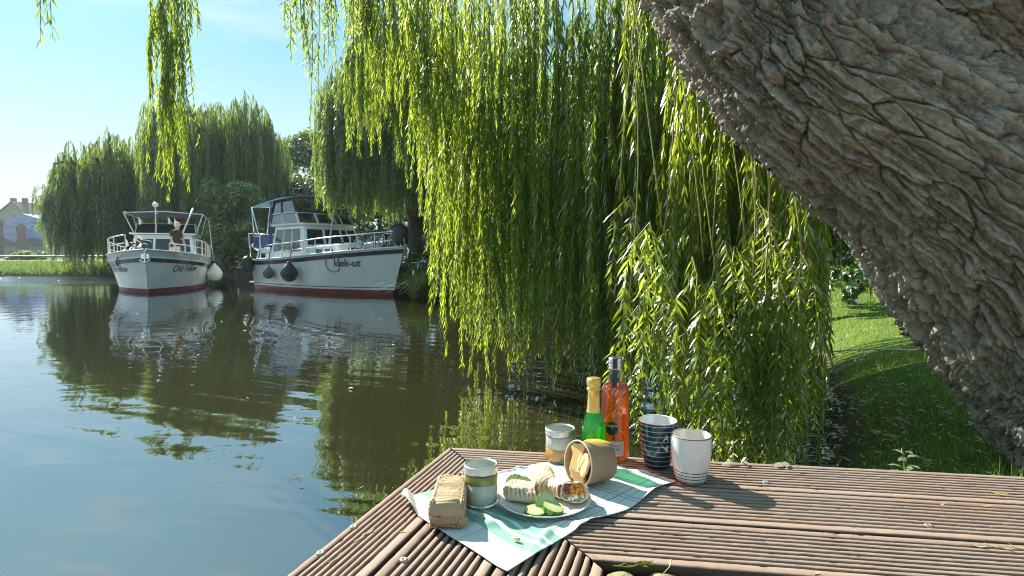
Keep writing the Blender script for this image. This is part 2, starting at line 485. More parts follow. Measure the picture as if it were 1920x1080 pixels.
def board_profile(W, left_flat=0.017, right_flat=0.019, nr=8, depth=0.0125, th=0.027):
    """list of (w, z) across the top face from one edge to the other, then the underside"""
    pts = [(0, -th), (0, -0.003), (0.002, -0.0006), (0.004, 0), (left_flat, 0)]
    x = left_flat; span = W - left_flat - right_flat
    per = span / (nr + 0.5)
    gw = per * 0.56
    for i in range(nr + 1):
        g0, g1 = x, x + gw
        pts += [(g0 + 0.0009, -0.0012), (g0 + gw * .22, -depth), (g1 - gw * .22, -depth), (g1 - 0.0009, -0.0012), (g1, 0)]
        x = g1
        if i < nr:
            rx = x + per - gw
            pts += [((x + rx) / 2, 0.0005), (rx, 0)]
            x = rx
    pts += [(W - 0.004, 0), (W - 0.002, -0.0006), (W, -0.003), (W, -th)]
    return pts
def make_board(name_origin, dvec, nvec, off, W, length, seed, nr=8, lf=0.017, rf=0.019, st0=None, zoff=0.0):
    prof = board_profile(W, lf, rf, nr)
    n = len(prof); NS = int(length / 0.006)
    ws = np.array([p[0] for p in prof]); zs = np.array([p[1] for p in prof])
    # where the joint line crosses offset w:  t*d + (off+w)*n  lies on dirJ
    cr = dvec.x * dirJ.y - dvec.y * dirJ.x
    crn = nvec.x * dirJ.y - nvec.y * dirJ.x
    t0 = -(off + ws) * crn / cr + 0.0025
    if st0 is not None: t0 = np.maximum(t0, st0)
    s = np.linspace(0, 1, NS)[:, None]
    T = t0[None, :] * (1 - s) + length * s
    Wd = np.broadcast_to(ws[None, :], T.shape) + 0
    Z = np.broadcast_to(zs[None, :], T.shape) + 0
    rag = fbm(T * 45, Wd * 260 + seed * 13, seed, 3)
    Wd = Wd + rag * 0.0007
    Z = Z + np.where(Z > -0.002, fbm(T * 30, Wd * 150, seed + 5, 3) * 0.0005 - np.maximum(0, fbm(T * 60, Wd * 220, seed + 9, 2) - 0.55) * 0.006, 0)
    Z = Z + zoff + 0.0012 * fbm(T * 1.5, T * 0 + seed, seed, 2)
    o = Vector((A.x, A.y)) - Vector((A.x, A.y))
    P = np.stack([T * dvec.x + (off + Wd) * nvec.x, T * dvec.y + (off + Wd) * nvec.y, Z], -1).reshape(-1, 3)
    idx = np.arange(NS * n).reshape(NS, n)
    F = np.stack([idx[:-1, :-1].ravel(), idx[:-1, 1:].ravel(), idx[1:, 1:].ravel(), idx[1:, :-1].ravel()], 1)
    F2 = np.stack([idx[:-1, -1], idx[:-1, 0], idx[1:, 0], idx[1:, -1]], 1)
    if (dvec.x * nvec.y - dvec.y * nvec.x) < 0: F = F[:, ::-1]; F2 = F2[:, ::-1]
    me = mesh_np('board', P, [F, F2])
    wa = me.attributes.new('groove_shade_mask', 'FLOAT', 'POINT'); wv_ = np.clip(1.0 + (Z - zoff + 0.0010) / 0.0016 + 0.35 * fbm(T * 26, Wd * 120, seed + 3, 3) , 0, 1); wa.data.foreach_set('value', wv_.ravel().astype(np.float32))
    uv = me.uv_layers.new(name='UVMap')
    li = np.zeros(len(me.loops), dtype=np.int32); me.loops.foreach_get('vertex_index', li)
    U = np.stack([T.ravel() + seed * 3.1, (Wd + off).ravel() + seed * 1.7], 1)
    uv.data.foreach_set('uv', U[li].ravel().astype(np.float32))
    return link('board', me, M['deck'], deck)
WR = [0.168, 0.172, 0.160]
off = 0.0; GAP = 0.007
for i, w in enumerate(WR):
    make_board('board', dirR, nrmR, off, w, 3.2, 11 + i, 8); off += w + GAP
offR = off
WL = [0.122, 0.168, 0.166]
off = 0.0
for i, w in enumerate(WL):
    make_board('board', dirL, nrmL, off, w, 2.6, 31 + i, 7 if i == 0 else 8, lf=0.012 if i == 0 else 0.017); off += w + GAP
offL = off
# joists under the boards and the dark fascia
mb = MB()
def deckpt(dv, nv, t, w, z=0): return Vector((dv.x * t + nv.x * w, dv.y * t + nv.y * w, z))
jm = simple('old_timber', (0.07, 0.055, 0.045), 0.85, 0.3, 9, 0.5, 0.004)
for (dv, nv, L_, w_) in ((dirR, nrmR, 3.1, 0.03), (dirL, nrmL, 1.5, 0.03)):
    a0, a1 = deckpt(dv, nv, 0.03, w_, -0.09), deckpt(dv, nv, L_, w_, -0.09)
    mid = (a0 + a1) / 2; ang = math.atan2(dv.y, dv.x)
    MB().box(mid, (L_, 0.045, 0.12), ang).build('joist', jm, deck)
    for w2 in (0.26, 0.45):
        c0 = deckpt(dv, nv, w2 * 1.0 + L_ / 2 - 0.1, w2, -0.09)
        MB().box(c0, (L_ - 0.5, 0.045, 0.12), ang).build('joist', jm, deck)
for p in ((0.06, 0.06), ):
    q = deckpt(dirJ, dirJ, 0.1, 0, -0.45)
    MB().box(q, (0.1, 0.1, 0.62), 0.3).build('post', jm, deck)
q = deckpt(dirR, nrmR, 1.2, 0.08, -0.45); MB().box(q, (0.1, 0.1, 0.62), -0.15).build('post', jm, deck)
q = deckpt(dirL, nrmL, 1.2, 0.08, -0.45); MB().box(q, (0.1, 0.1, 0.62), 1.2).build('post', jm, deck)
# screws
M['steel'] = simple('stainless_steel', (0.62, 0.62, 0.6), 0.35, 0.1, 60, metal=1.0)
M['screw'] = simple('screw_head', (0.34, 0.33, 0.30), 0.45, 0.15, 60, metal=0.6)
scr = MB().lathe([(0.0001, 0.0012), (0.0016, 0.0012), (0.0018, 0.0028), (0.0062, 0.0032), (0.0068, 0.0018), (0.0068, -0.004)], 16)
s0 = None
for (px, py) in ((870, 888), (663, 989), (601, 1038), (757, 1051), (1436, 905), (1741, 986), (866, 892)):
    p = gp(px, py, DZ) - deck.location
    if s0 is None:
        s0 = scr.build('screw', M['screw'], deck, loc=p, smooth=True)
    elif (px, py) != (866, 892):
        s = s0.copy(); COL.objects.link(s); s.parent = deck; s.location = p
# two mossy cobbles in the gap at the front of the deck
M['stone'] = simple('mossy_stone', (0.24, 0.23, 0.11), 0.9, 0.45, 25, 0.6, 0.01)
rngc = random.Random(4)
for k, (px, py, w) in enumerate(((1166, 1078, 0.055), (1245, 1080, 0.055), (1210, 1100, 0.05), (1290, 1098, 0.05))):
    p = gp(px, py, DZ - 0.012)
    V, F = blob((0, 0, 0), (w * .52, w * .40, 0.022), rngc, 16, 8, 0.06)
    V = [Vector((math.copysign(abs(v.x / (w * .52)) ** 0.6, v.x) * w * .52, math.copysign(abs(v.y / (w * .4)) ** 0.6, v.y) * w * .4, v.z)) for v in V]
    o = MB().add(V, F).build('cobblestone', M['stone'], loc=(p.x, p.y, DZ - 0.034), rot=(0.05, 0.03, rngc.uniform(-.3, .3)), smooth=True)
    lab = ['mossy yellow-green cobble at the mitred joint of the deck, left one', 'grey-green cobble beside the dry twig at the deck front, second from the left',
           'low cobble below the bottom edge between the first two cobbles', 'low cobble below the bottom edge right of the dry twig'][k]
    tag(o, lab, 'stone', 'cobbles at the front of the deck')
# sett paving carried on unseen under and behind the camera, added to bounce light
def bounce_paving_mat():
    t = NT('bounce_granite_setts'); c = t.coord('Object')
    br = t.node('ShaderNodeTexBrick', Vector=t.coord('Object', (1, 1, 1), (0, 0, R(-8))), Scale=9.0); br.inputs['Mortar Size'].default_value = .035
    br.inputs['Color1'].default_value = (.40, .37, .28, 1); br.inputs['Color2'].default_value = (.32, .30, .24, 1); br.inputs['Mortar'].default_value = (.12, .10, .07, 1)
    return t.finish(t.bsdf(br.outputs[0], .85, t.bump(br.outputs[1], -.6, .01)))
mb = MB(); q0 = deckpt(dirL, nrmL, 2.5, offL) ; q1 = deckpt(dirJ, dirJ, .52, 0) if False else None
jx = Vector((D.x, D.y, 0)) + Vector((dirJ.x, dirJ.y, 0)) * .0
mb.add([(jx.x - .02, jx.y + .02, DZ - .055), (3.3, jx.y - .30, DZ - .055), (3.6, -7, DZ - .055), (A.x + q0.x - .9, -7, DZ - .055), (A.x + q0.x, A.y + q0.y, DZ - .055)], [(4, 3, 2, 1, 0)])
mb.build('bounce_pavement', bounce_paving_mat(), kind='structure')
# ------------------------------------------------------------------ leaning willow: trunk
def bark_mat():
    t = NT('willow_bark'); o = t.coord('Object')
    at_ = t.node('ShaderNodeAttribute', _attribute_name='plate').outputs['Fac']  # random plate variation plus painted crest light
    crk = t.node('ShaderNodeAttribute', _attribute_name='inner').outputs['Fac']  # inner bark plus shade painted into the cracks
    n1 = t.noise(o, 3.0, 5, 0.6); n2 = t.rng(t.noise(o, 45, 6, 0.8), .36, .64); n3 = t.noise(o, 150, 4, 0.7)
    grey = t.mix(n2, (0.10, 0.09, 0.078), (0.56, 0.515, 0.445))
    olive = t.mix(n2, (0.12, 0.112, 0.085), (0.46, 0.43, 0.345))
    c1 = t.mix(t.rng(n1, 0.42, 0.6), grey, olive)
    c1 = t.mix(t.math('MULTIPLY', at_, 0.75), c1, (0.66, 0.60, 0.51))  # crests lightened like highlights, plates varied at random
    c2 = t.mix(t.math('MULTIPLY', crk, 0.7), c1, (0.13, 0.085, 0.06))  # brown inner bark, darkened to paint shade into the cracks
    lich = t.math('MULTIPLY', t.rng(t.noise(o, 9, 5, 0.7), 0.6, 0.7), 0.5)
    c3 = t.mix(lich, c2, (0.78, 0.75, 0.66))
    nm = t.bump(t.math('ADD', n2, t.math('MULTIPLY', n3, 0.7)), 1.0, 0.004)
    return t.finish(t.bsdf(c3, 0.88, nm, **{'Specular IOR Level': 0.25}))
M['bark'] = bark_mat()

willow = thing('willow_tree', 'huge leaning willow with furrowed bark and a curtain of hanging branches beside the deck', 'tree', (2.35, 2.05, 0.35))
WO = Vector(willow.location)

def catmull(P, n):
    P = np.array([tuple(p) for p in P], float); k = len(P); out = []
    ts = np.linspace(0, k - 1, n)
    Q = np.vstack([2 * P[0] - P[1], P, 2 * P[-1] - P[-2]])
    for t_ in ts:
        i = min(int(t_), k - 2); u = t_ - i
        p0, p1, p2, p3 = Q[i], Q[i + 1], Q[i + 2], Q[i + 3]
        out.append(0.5 * ((2 * p1) + (-p0 + p2) * u + (2 * p0 - 5 * p1 + 4 * p2 - p3) * u * u + (-p0 + 3 * p1 - 3 * p2 + p3) * u ** 3))
    return np.array(out)

def bark_height(u, v, seed=0):
    """u along, v around, metres -> (height, crest light and plate rand, crack shade)"""
    wu = u + 0.05 * fbm(u * 6, v * 9, seed + 1, 3)
    wv = v + 0.022 * fbm(u * 5, v * 5, seed + 2, 3) + 0.010 * fbm(u * 22, v * 26, seed + 18, 4) + 0.03 * u
    f1, e1, r1, ox, oy = voronoi(wu / 0.165, wv / 0.039, seed + 3, 1.0)
    crack = np.clip(e1 / 0.13, 0, 1) ** 0.5
    def crest(a, b_, sd): return np.clip(1 - np.abs(vnoise(a, b_, sd) - .5) * 5.0, 0, 1)
    # sharp sinuous crests that interlace along the trunk
    c1 = crest(wu * 4.6, (wv + 0.16 * wu) * 23, seed + 31); c2 = crest(wu * 5.2, (wv - 0.14 * wu) * 20, seed + 32)
    cr = np.maximum(c1, c2) ** 1.4
    wu1 = wu + 0.02 * fbm(u * 18, v * 18, seed + 22, 3); wv1 = wv + .010 * fbm(u * 20, v * 26, seed + 23, 3)
    f2, e2, r2, ox2, oy2 = voronoi(wu1 / 0.046 + r1 * 5, wv1 / 0.017 + r1 * 3, seed + 8, 1.0)
    crack2 = np.clip(e2 / 0.15, 0, 1) ** 0.7
    shingle = (0.5 + 1.2 * oy2 + 0.5 * ox2) * (0.25 + .9 * r2)
    wu2 = u + 0.010 * fbm(u * 42, v * 42, seed + 4, 3); wv2 = v + 0.010 * fbm(u * 40, v * 46, seed + 6, 3)
    f3, e3, r3, ox3, oy3 = voronoi(wu2 / 0.021 + r2 * 7, wv2 / 0.010 + r2 * 3, seed + 9, 1.0)
    plate = 0.50 + 0.55 * (r1 - .5) + 0.9 * oy * (0.3 + .9 * r1)
    wr_ = np.clip(1 - np.abs(vnoise(wu * 46 + 3 * fbm(u * 4, v * 12, seed + 15, 2), wv * 12, seed + 14) - .5) * 6, 0, 1) * (1 - cr)
    big = fbm(u * 2.2, wv * 4.2, seed + 11, 3)
    fine = fbm(u * 90, v * 120, seed + 12, 4)
    fib = fbm(u * 16, wv * 120, seed + 51, 3)
    body = 0.34 * plate + 0.19 * shingle * crack2 + 0.05 * r3 * np.clip(e3 / .25, 0, 1) + 0.34 * cr - 0.05 * wr_ + 0.10 * fib
    h = (0.16 + body) * (0.10 + 0.90 * crack) + 0.22 * big + 0.06 * fine
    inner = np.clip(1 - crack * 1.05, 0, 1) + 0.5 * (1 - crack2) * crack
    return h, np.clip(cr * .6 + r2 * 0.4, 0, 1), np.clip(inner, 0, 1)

def bark_tube(path, radii, du, dv, seed, name, theta0=0.0, theta1=2 * PI, amp=0.04, mod=None, ref=(0, -1, 0), scar=None):
    L = np.sum(np.linalg.norm(np.diff(catmull(path, 60), axis=0), axis=1))
    nu = int(L / du); C_ = catmull(path, nu); rad = np.interp(np.linspace(0, 1, nu), np.linspace(0, 1, len(radii)), radii)
    T = np.gradient(C_, axis=0); T /= np.linalg.norm(T, axis=1)[:, None]
    ref = np.array(ref, float); N2 = ref[None, :] - T * (T @ ref)[:, None]; N2 /= np.linalg.norm(N2, axis=1)[:, None]
    N1 = np.cross(N2, T)
    nv = int((theta1 - theta0) * max(radii) / dv)
    th = np.linspace(theta0, theta1, nv); full = abs(theta1 - theta0 - 2 * PI) < 1e-3
    u = np.linspace(0, L, nu)[:, None] * np.ones((1, nv)); TH = th[None, :] * np.ones((nu, 1)); V_ = TH * np.mean(radii)
    h, pr, inn = bark_height(u, V_, seed)
    if scar is not None:
        sp3, sr = scar; P0 = C_[:, None, :] + rad[:, None, None] * (np.cos(TH)[..., None] * N1[:, None, :] + np.sin(TH)[..., None] * N2[:, None, :])
        df = P0 - np.array(sp3)[None, None, :]; d_ = np.sqrt(df[..., 0] ** 2 + df[..., 1] ** 2 + (df[..., 2] * .85) ** 2) * (1 + .12 * fbm(u * 9, V_ * 9, 91, 2))
        k_ = np.clip((d_ - sr * .8) / (sr * .35), 0, 1); rings_ = .5 + .03 * np.sin(d_ * 420) + .45 * fbm(u * 40, V_ * 60, 92, 4) - .9 * np.exp(-(d_ / .012) ** 2)
        h = h * k_ + (rings_ * .9 + .35 * np.exp(-((d_ - sr) / (sr * .22)) ** 2)) * (1 - k_) + 0.35 * np.exp(-((d_ - sr * 1.05) / (sr * .2)) ** 2)
        inn = inn * k_
    h = 0.45 + (h - 0.45) * (1 - 0.55 * np.clip((TH - 1.9) / .9, 0, 1))
    rr = rad[:, None] * (1 + 0.07 * fbm(u * 1.4, V_ * 1.4, seed + 40, 3)) + amp * (h - 0.45)
    if mod is not None: rr = rr + mod(u, TH, L)
    P = C_[:, None, :] + rr[..., None] * (np.cos(TH)[..., None] * N1[:, None, :] + np.sin(TH)[..., None] * N2[:, None, :])
    idx = np.arange(nu * nv).reshape(nu, nv)
    F = np.stack([idx[:-1, :-1].ravel(), idx[:-1, 1:].ravel(), idx[1:, 1:].ravel(), idx[1:, :-1].ravel()], 1)
    me = mesh_np(name, P.reshape(-1, 3) - np.array(WO), F)
    for nm_, arr in (('plate', pr), ('inner', inn)):
        a_ = me.attributes.new(nm_, 'FLOAT', 'POINT'); a_.data.foreach_set('value', arr.ravel().astype(np.float32))
    return link(name, me, M['bark'], willow)

SIL = [(2185, 1230, 1.95), (2045, 1030, 1.97), (1976, 884, 2.0), (1902, 790, 2.03), (1820, 692, 2.05), (1640, 468, 2.1), (1424, 277, 2.15), (1306, 142, 2.2), (1214, -14, 2.25), (1110, -200, 2.32), (1010, -420, 2.42)]
RT = [0.50, 0.48, 0.45, 0.44, 0.43, 0.40, 0.36, 0.34, 0.33, 0.32, 0.30]
sp_ = [at(a, b, c) for a, b, c in SIL]
axis_pts = []
for i, p in enumerate(sp_):
    t_ = (sp_[min(i + 1, len(sp_) - 1)] - sp_[max(i - 1, 0)]); nrm = Vector((-t_.z, 0, t_.x)).normalized()
    if nrm.x < 0: nrm = -nrm
    axis_pts.append(p + nrm * RT[i])
def hit_tube(px, py, path, radii):
    Cc = catmull(path, 400); rr = np.interp(np.linspace(0, 1, 400), np.linspace(0, 1, len(radii)), radii); d = ray(px, py); d = d / np.linalg.norm(d)
    for t in np.arange(.8, 4, .004):
        p = np.array((0, 0, CAM_H)) + d * t
        if np.any(np.linalg.norm(Cc - p, axis=1) < rr): return tuple(p)
    return (0, 0, 0)
def knot(u, TH, L):
    # grown-over branch scar near the top left of the visible trunk, and the rim ridge along the underside
    k = np.zeros(u.shape)
    k += 0.025 * np.cos(3 * TH + u * 1.3)
    return k
bark_tube(axis_pts, RT, 0.0036, 0.0034, 5, 'trunk', -0.6, 4.35, 0.076, knot, ref=(0, -1, 0), scar=(hit_tube(1352, 48, axis_pts, RT), .068))
bark_tube(axis_pts, RT, 0.03, 0.03, 5, 'trunk_back', 4.30, 2 * PI - 0.55, 0.062, knot, ref=(0, -1, 0))
# second fused stem on the upper right
P2 = [axis_pts[i] + Vector(d_) for i, d_ in ((0, (0.42, 0.10, -0.02)), (2, (0.44, -0.02, 0.30)), (4, (0.38, -0.05, 0.36)), (5, (0.34, -0.08, 0.37)), (6, (0.36, -0.10, 0.34)), (7, (0.38, -0.12, 0.33)), (8, (0.46, -0.10, 0.34)), (9, (0.62, 0.05, 0.40)))]
bark_tube(P2, [0.42, 0.42, 0.40, 0.40, 0.38, 0.36, 0.34, 0.32], 0.0042, 0.0040, 77, 'limb', -0.2, 3.6, 0.055, lambda u, TH, L: 0.02 * np.cos(4 * TH + u), ref=(0, -1, 0))
# boughs of the canopy above the frame
for pts, r in (([axis_pts[-1], (0.0, 2.7, 3.6), (-1.6, 3.2, 4.3), (-3.4, 3.8, 4.5)], [0.26, 0.16, 0.1, 0.05]),
               ([axis_pts[-2], (0.3, 3.4, 3.9), (-0.6, 4.9, 4.7), (-1.5, 6.2, 4.8)], [0.24, 0.15, 0.09, 0.04]),
               ([P2[-1], (1.2, 3.3, 4.2), (1.0, 4.6, 4.9), (0.4, 5.8, 5.0)], [0.26, 0.16, 0.1, 0.04]),
               ([P2[-1], (1.9, 3.2, 3.9), (2.2, 4.6, 4.6), (2.4, 5.8, 4.6)], [0.24, 0.15, 0.09, 0.04]),
               ([axis_pts[-3], (0.9, 2.75, 3.0), (1.0, 3.1, 3.6), (0.9, 3.6, 3.9)], [0.12, 0.08, 0.06, 0.03])):
    cp = catmull(pts, 14); rr = np.interp(np.linspace(0, 1, 14), np.linspace(0, 1, len(r)), r)
    MB().tube([Vector(p) - WO for p in cp], list(rr), 10).build('bough', M['bark_far'], willow, smooth=True)

# ------------------------------------------------------------------ hanging willow branches
def leaves_mesh(P, Dn, Wd, ln, wd, curl, fold=0.25, six=True):
    """P base, Dn direction, Wd width dir, per-leaf length/width; curved down by curl.  returns verts, [faces]"""
    n = len(P); N = np.cross(Dn, Wd)
    l = ln[:, None]; w = wd[:, None] * 0.5
    down = np.array([0, 0, -1.0])[None, :] * (curl * ln)[:, None]
    c1 = P + Dn * l * 0.33 + down * 0.10; c2 = P + Dn * l * 0.68 + down * 0.42; tip = P + Dn * l + down
    off = N * w * fold
    V = np.stack([P, c1 - Wd * w + off, c1 + Wd * w + off, c2 - Wd * w * .8 + off * .8, c2 + Wd * w * .8 + off * .8, tip], 1).reshape(-1, 3)
    b = np.arange(n)[:, None] * 6
    t1 = b + np.array([[0, 2, 1]]); t2 = b + np.array([[3, 4, 5]]); q = b + np.array([[1, 2, 4, 3]])
    return V, np.vstack([t1, t2]), q

def unit(a): return a / np.maximum(np.linalg.norm(a, axis=-1, keepdims=True), 1e-9)

def branch_mesh(seed, L, K, leaf, width, step, spread, name='hanging_branch', arch=0.0, twr=0.0022, single=False, lowfirst=0.0, out=0.55):
    rg = np.random.default_rng(seed)
    tw = []   # each twig: array of points
    def path(p0, az, outd, length, n=None):
        n = max(6, int(length / 0.12)); s = np.linspace(0, 1, n)
        ph = rg.uniform(0, 6.28, 4)
        d = length * s
        o_ = outd * (1 - np.exp(-d / (outd * 1.2 + 1e-3)))
        x = p0[0] + np.cos(az) * o_ + 0.018 * length ** .5 * np.sin(d * 2.3 + ph[0]) * s + .006 * np.sin(d * 9 + ph[2])
        y = p0[1] + np.sin(az) * o_ + 0.018 * length ** .5 * np.sin(d * 2.0 + ph[1]) * s + .006 * np.sin(d * 8 + ph[3])
        z = p0[2] - d + o_ * 0.5 + arch * outd * np.exp(-((d - outd) / (outd + .1)) ** 2)
        return np.stack([x, y, z], 1)
    main = path((0, 0, 0), rg.uniform(0, 6.28), spread * 0.25, L * rg.uniform(0.92, 1.0)); tw.append(main)
    if not single:
        for k in range(K):
            f = rg.uniform(0.0, 0.72); p0 = main[int(f * (len(main) - 1))]
            rem = (L + p0[2]); ln = rem * rg.uniform(0.45, 1.0)
            tw.append(path(p0, rg.uniform(0, 6.28), spread * rg.uniform(0.35, 1.0), max(0.25, ln)))
    LV, LT, LQ, base = [], [], [], 0; V0 = []; F0 = []
    P, Dn, Wd, ln_, wd_, cu = [], [], [], [], [], []
    for ti, pth in enumerate(tw):
        seg = np.linalg.norm(np.diff(pth, axis=0), axis=1); cs = np.concatenate(([0], np.cumsum(seg))); tot = cs[-1]
        n = int(tot / step); s = (np.arange(n) + rg.uniform(0, 1, n) * 0.7) * step + 0.02; s = s[s < tot]; n = len(s)
        # bare stretches
        keep = rg.uniform(0, 1, n) < np.clip(0.25 + 1.2 * s / tot if ti == 0 else 0.95, 0, 0.97); s = s[keep]; n = len(s)
        p = np.stack([np.interp(s, cs, pth[:, i]) for i in range(3)], 1)
        az = np.arange(n) * 2.4 + rg.uniform(0, 6.28) + rg.normal(0, .4, n)
        o_ = out * rg.uniform(0.5, 1.3, n)
        d = unit(np.stack([np.cos(az) * o_, np.sin(az) * o_, -rg.uniform(0.55, 1.0, n)], 1))
        az2 = az + PI / 2 + rg.normal(0, 0.6, n)
        w = np.stack([np.cos(az2), np.sin(az2), rg.normal(0, 0.25, n)], 1); w = unit(w - d * np.sum(w * d, 1, keepdims=True))
        P.append(p); Dn.append(d); Wd.append(w)
        tipf = 1 - 0.35 * (s / tot) ** 3
        ln_.append(leaf * rg.uniform(0.65, 1.2, n) * tipf); wd_.append(width * rg.uniform(0.75, 1.2, n) * tipf); cu.append(rg.uniform(-0.05, 0.4, n))
        r0 = twr * (2.0 if ti == 0 else 1.0)
        mbt = MB(); mbt.tube([Vector(q) for q in pth], list(np.linspace(r0, twr * 0.5, len(pth))), 3, cap=False)
        b = len(V0); V0 += mbt.v; F0 += [tuple(i + b for i in f) for f in mbt.f]
    P, Dn, Wd = np.vstack(P), np.vstack(Dn), np.vstack(Wd); ln_, wd_, cu = map(np.concatenate, (ln_, wd_, cu))
    V, T3, Q4 = leaves_mesh(P, Dn, Wd, ln_, wd_, cu)
    nb = len(V0); Vall = np.vstack([np.array(V0), V])
    me = mesh_np(name, Vall, [np.array(F0), T3 + nb, Q4 + nb])
    mi = np.concatenate([np.zeros(len(F0)), np.ones(len(T3) + len(Q4))]).astype(np.int32)
    me.polygons.foreach_set('material_index', mi)
    return me

NEAR = {}
for Lk in (0.8, 1.3, 1.9, 2.6, 3.4, 4.3):
    NEAR[Lk] = []
    for k in range(4):
        me = branch_mesh(int(Lk * 100) + k, Lk, 8 if Lk > 1 else 5, 0.088, 0.0135, 0.0130, 0.14 + 0.02 * Lk, out=0.38)
        me.materials.append(M['twig']); me.materials.append(M['leaf_near']); NEAR[Lk].append(me)
BIG = []
for k in range(4):
    me = branch_mesh(900 + k, 1.25, 6, 0.088, 0.0125, 0.0145, 0.13, out=0.55); me.materials.append(M['stem']); me.materials.append(M['leaf_near']); BIG.append(me)
THIN = {}
for Lk in (0.8, 1.6, 2.6):
    THIN[Lk] = []
    for k in range(2):
        me = branch_mesh(1200 + int(Lk * 10) + k, Lk, 2, 0.085, 0.012, 0.030, 0.07); me.materials.append(M['twig']); me.materials.append(M['leaf_near']); THIN[Lk].append(me)

hang_count = 0
wr = random.Random(21)
def hang(top, bottom_z, lib, sc=1.0, name='hanging_branch'):
    """hang a branch from point 'top' with its tip at bottom_z"""
    global hang_count
    need = top.z - bottom_z
    if isinstance(lib, dict):
        ks = sorted(lib); k = min(ks, key=lambda q: abs(q * sc - need)); me = wr.choice(lib[k]); base = k
    else: me = wr.choice(lib); base = 1.25
    o = bpy.data.objects.new(name, me); COL.objects.link(o); o.parent = willow
    o.location = top - WO
    sz = min(1.5, max(0.6, need / base * 1.03))
    o.scale = (sc, sc, sz); o.rotation_euler = (wr.gauss(0, 0.02), wr.gauss(0, 0.02), wr.uniform(0, 6.28))
    hang_count += 1
    return o
def frame_top(px, Y): return at(px, 0, Y).z
def curtain(px, py, Y, lib=NEAR, sc=1.0, extra=0.25):
    p = at(px, py, Y); zt = max(frame_top(px, Y) + extra, p.z + 0.6)
    hang(Vector((p.x, p.y, zt)), max(p.z, 0.01), lib, sc)
ENV = np.array([(640, 60), (700, 190), (740, 330), (780, 400), (810, 430), (850, 560), (880, 705), (930, 700), (960, 660), (1000, 690), (1060, 730), (1150, 790), (1200, 800), (1250, 800), (1300, 855), (1420, 862), (1480, 860), (1515, 700), (1550, 560)])
DEP = np.array([(640, 5.2), (850, 5.2), (930, 4.9), (1000, 4.6), (1100, 4.2), (1200, 3.7), (1300, 3.25), (1400, 3.0), (1480, 2.85), (1550, 2.9)])
# front layer
for px in np.arange(846, 1512, 13):
    px = px + wr.uniform(-7, 7); Y = np.interp(px, DEP[:, 0], DEP[:, 1]) + wr.uniform(0, 0.4)
    py = np.interp(px, ENV[:, 0], ENV[:, 1]) + 22 - abs(wr.gauss(0, 30)); curtain(px, py, Y)
# loose left fringe
for px, py, Y in ((700, 150, 5.2), (722, 215, 5.1), (745, 190, 5.3), (760, 330, 5.3), (775, 250, 5.2), (790, 300, 5.2), (800, 410, 5.2), (815, 330, 5.3), (828, 300, 5.5), (838, 240, 5.1), (806, 200, 5.0), (680, 90, 5.1), (735, 120, 4.9), (765, 140, 5.0), (835, 395, 5.4)):
    curtain(px, py, Y, NEAR, 0.9)
for k in range(22):
    px = 668 + k * 9; Y = wr.uniform(9.0, 9.9); py = wr.uniform(230, 330) + max(0, px - 700) * .75 * wr.uniform(.6, 1); curtain(px, py, Y, NEAR, 1.35)
# further layers
for layer, (dy, up, step) in enumerate(((0.6, 30, 19), (1.2, 80, 24), (1.9, 140, 32), (2.8, 140, 44))):
    for px in np.arange(870 + layer * 5, 1520, step):
        if 900 < px < 1190 and wr.random() < .45: continue
        px = px + wr.uniform(-9, 9); Y = np.interp(px, DEP[:, 0], DEP[:, 1]) + dy + wr.uniform(0, 0.6)
        py = np.interp(px, ENV[:, 0], ENV[:, 1]) - up - abs(wr.gauss(0, 60)); curtain(px, py, Y)
# the nearer big-leaved sprays low on the right, on long bare twigs
for px, py, Y in ((1175, 800, 2.7), (1215, 845, 2.35), (1290, 860, 2.6), (1335, 865, 2.45), (1372, 850, 2.5), (1395, 868, 2.55), (1430, 862, 2.5), (1462, 866, 2.45), (1478, 850, 2.5), (1492, 800, 2.6), (1350, 700, 2.7), (1250, 690, 2.8), (1415, 640, 2.7), (1180, 640, 3.0), (1490, 640, 2.7)):
    p = at(px, py, Y); zt = p.z + wr.uniform(0.55, 0.95)
    hang(Vector((p.x, p.y, zt)), max(p.z, 0.2), BIG, 1.0)
    q = [(Vector((p.x + 0.06 * math.sin(3 * s + px), p.y + 0.2 * s, zt - 0.02 + s * 1.6)) - WO) for s in np.linspace(0, 1, 8)]
    MB().tube(q, 0.0028, 5).build('twig', M['stem'], willow, smooth=True)
# strands across the sky on the left
for px, py, Y, lib, sc in ((80, 95, 2.6, THIN, 0.8), (76, 40, 2.9, THIN, 0.8), (322, 372, 4.6, NEAR, 0.8), (330, 345, 4.7, NEAR, 0.7), (314, 300, 4.6, NEAR, 0.8), (335, 250, 4.6, NEAR, 0.7), (351, 278, 4.6, THIN, 1.1), (304, 190, 4.6, THIN, 1.2), (308, 125, 4.7, NEAR, 0.75), (352, 75, 4.6, NEAR, 0.7), (325, 160, 4.6, NEAR, .8), (360, 85, 4.65, THIN, 1.2),
                           (548, 70, 4.9, THIN, 1.3), (560, 130, 4.9, THIN, 1.4), (572, 145, 4.8, THIN, 1.4), (585, 235, 5.0, THIN, 1.4), (590, 60, 5.0, THIN, 1.2), (628, 90, 5.2, THIN, 1.3), (642, 60, 5.2, THIN, 1.3), (660, 110, 5.2, THIN, 1.4), (680, 70, 5.2, NEAR, 0.9), (612, 60, 5.1, THIN, 1.3), (700, 100, 5.2, NEAR, 1.0), (600, 150, 5.0, THIN, 1.2), (622, 130, 5.0, THIN, 1.3)):
    curtain(px, py, Y, lib, sc, 0.2)
# a few on the far side of the trunk, right edge of the curtain
for px, py, Y in ((1608, 555, 2.75), (1585, 470, 3.0)):
    curtain(px, py, Y, THIN, 0.8)
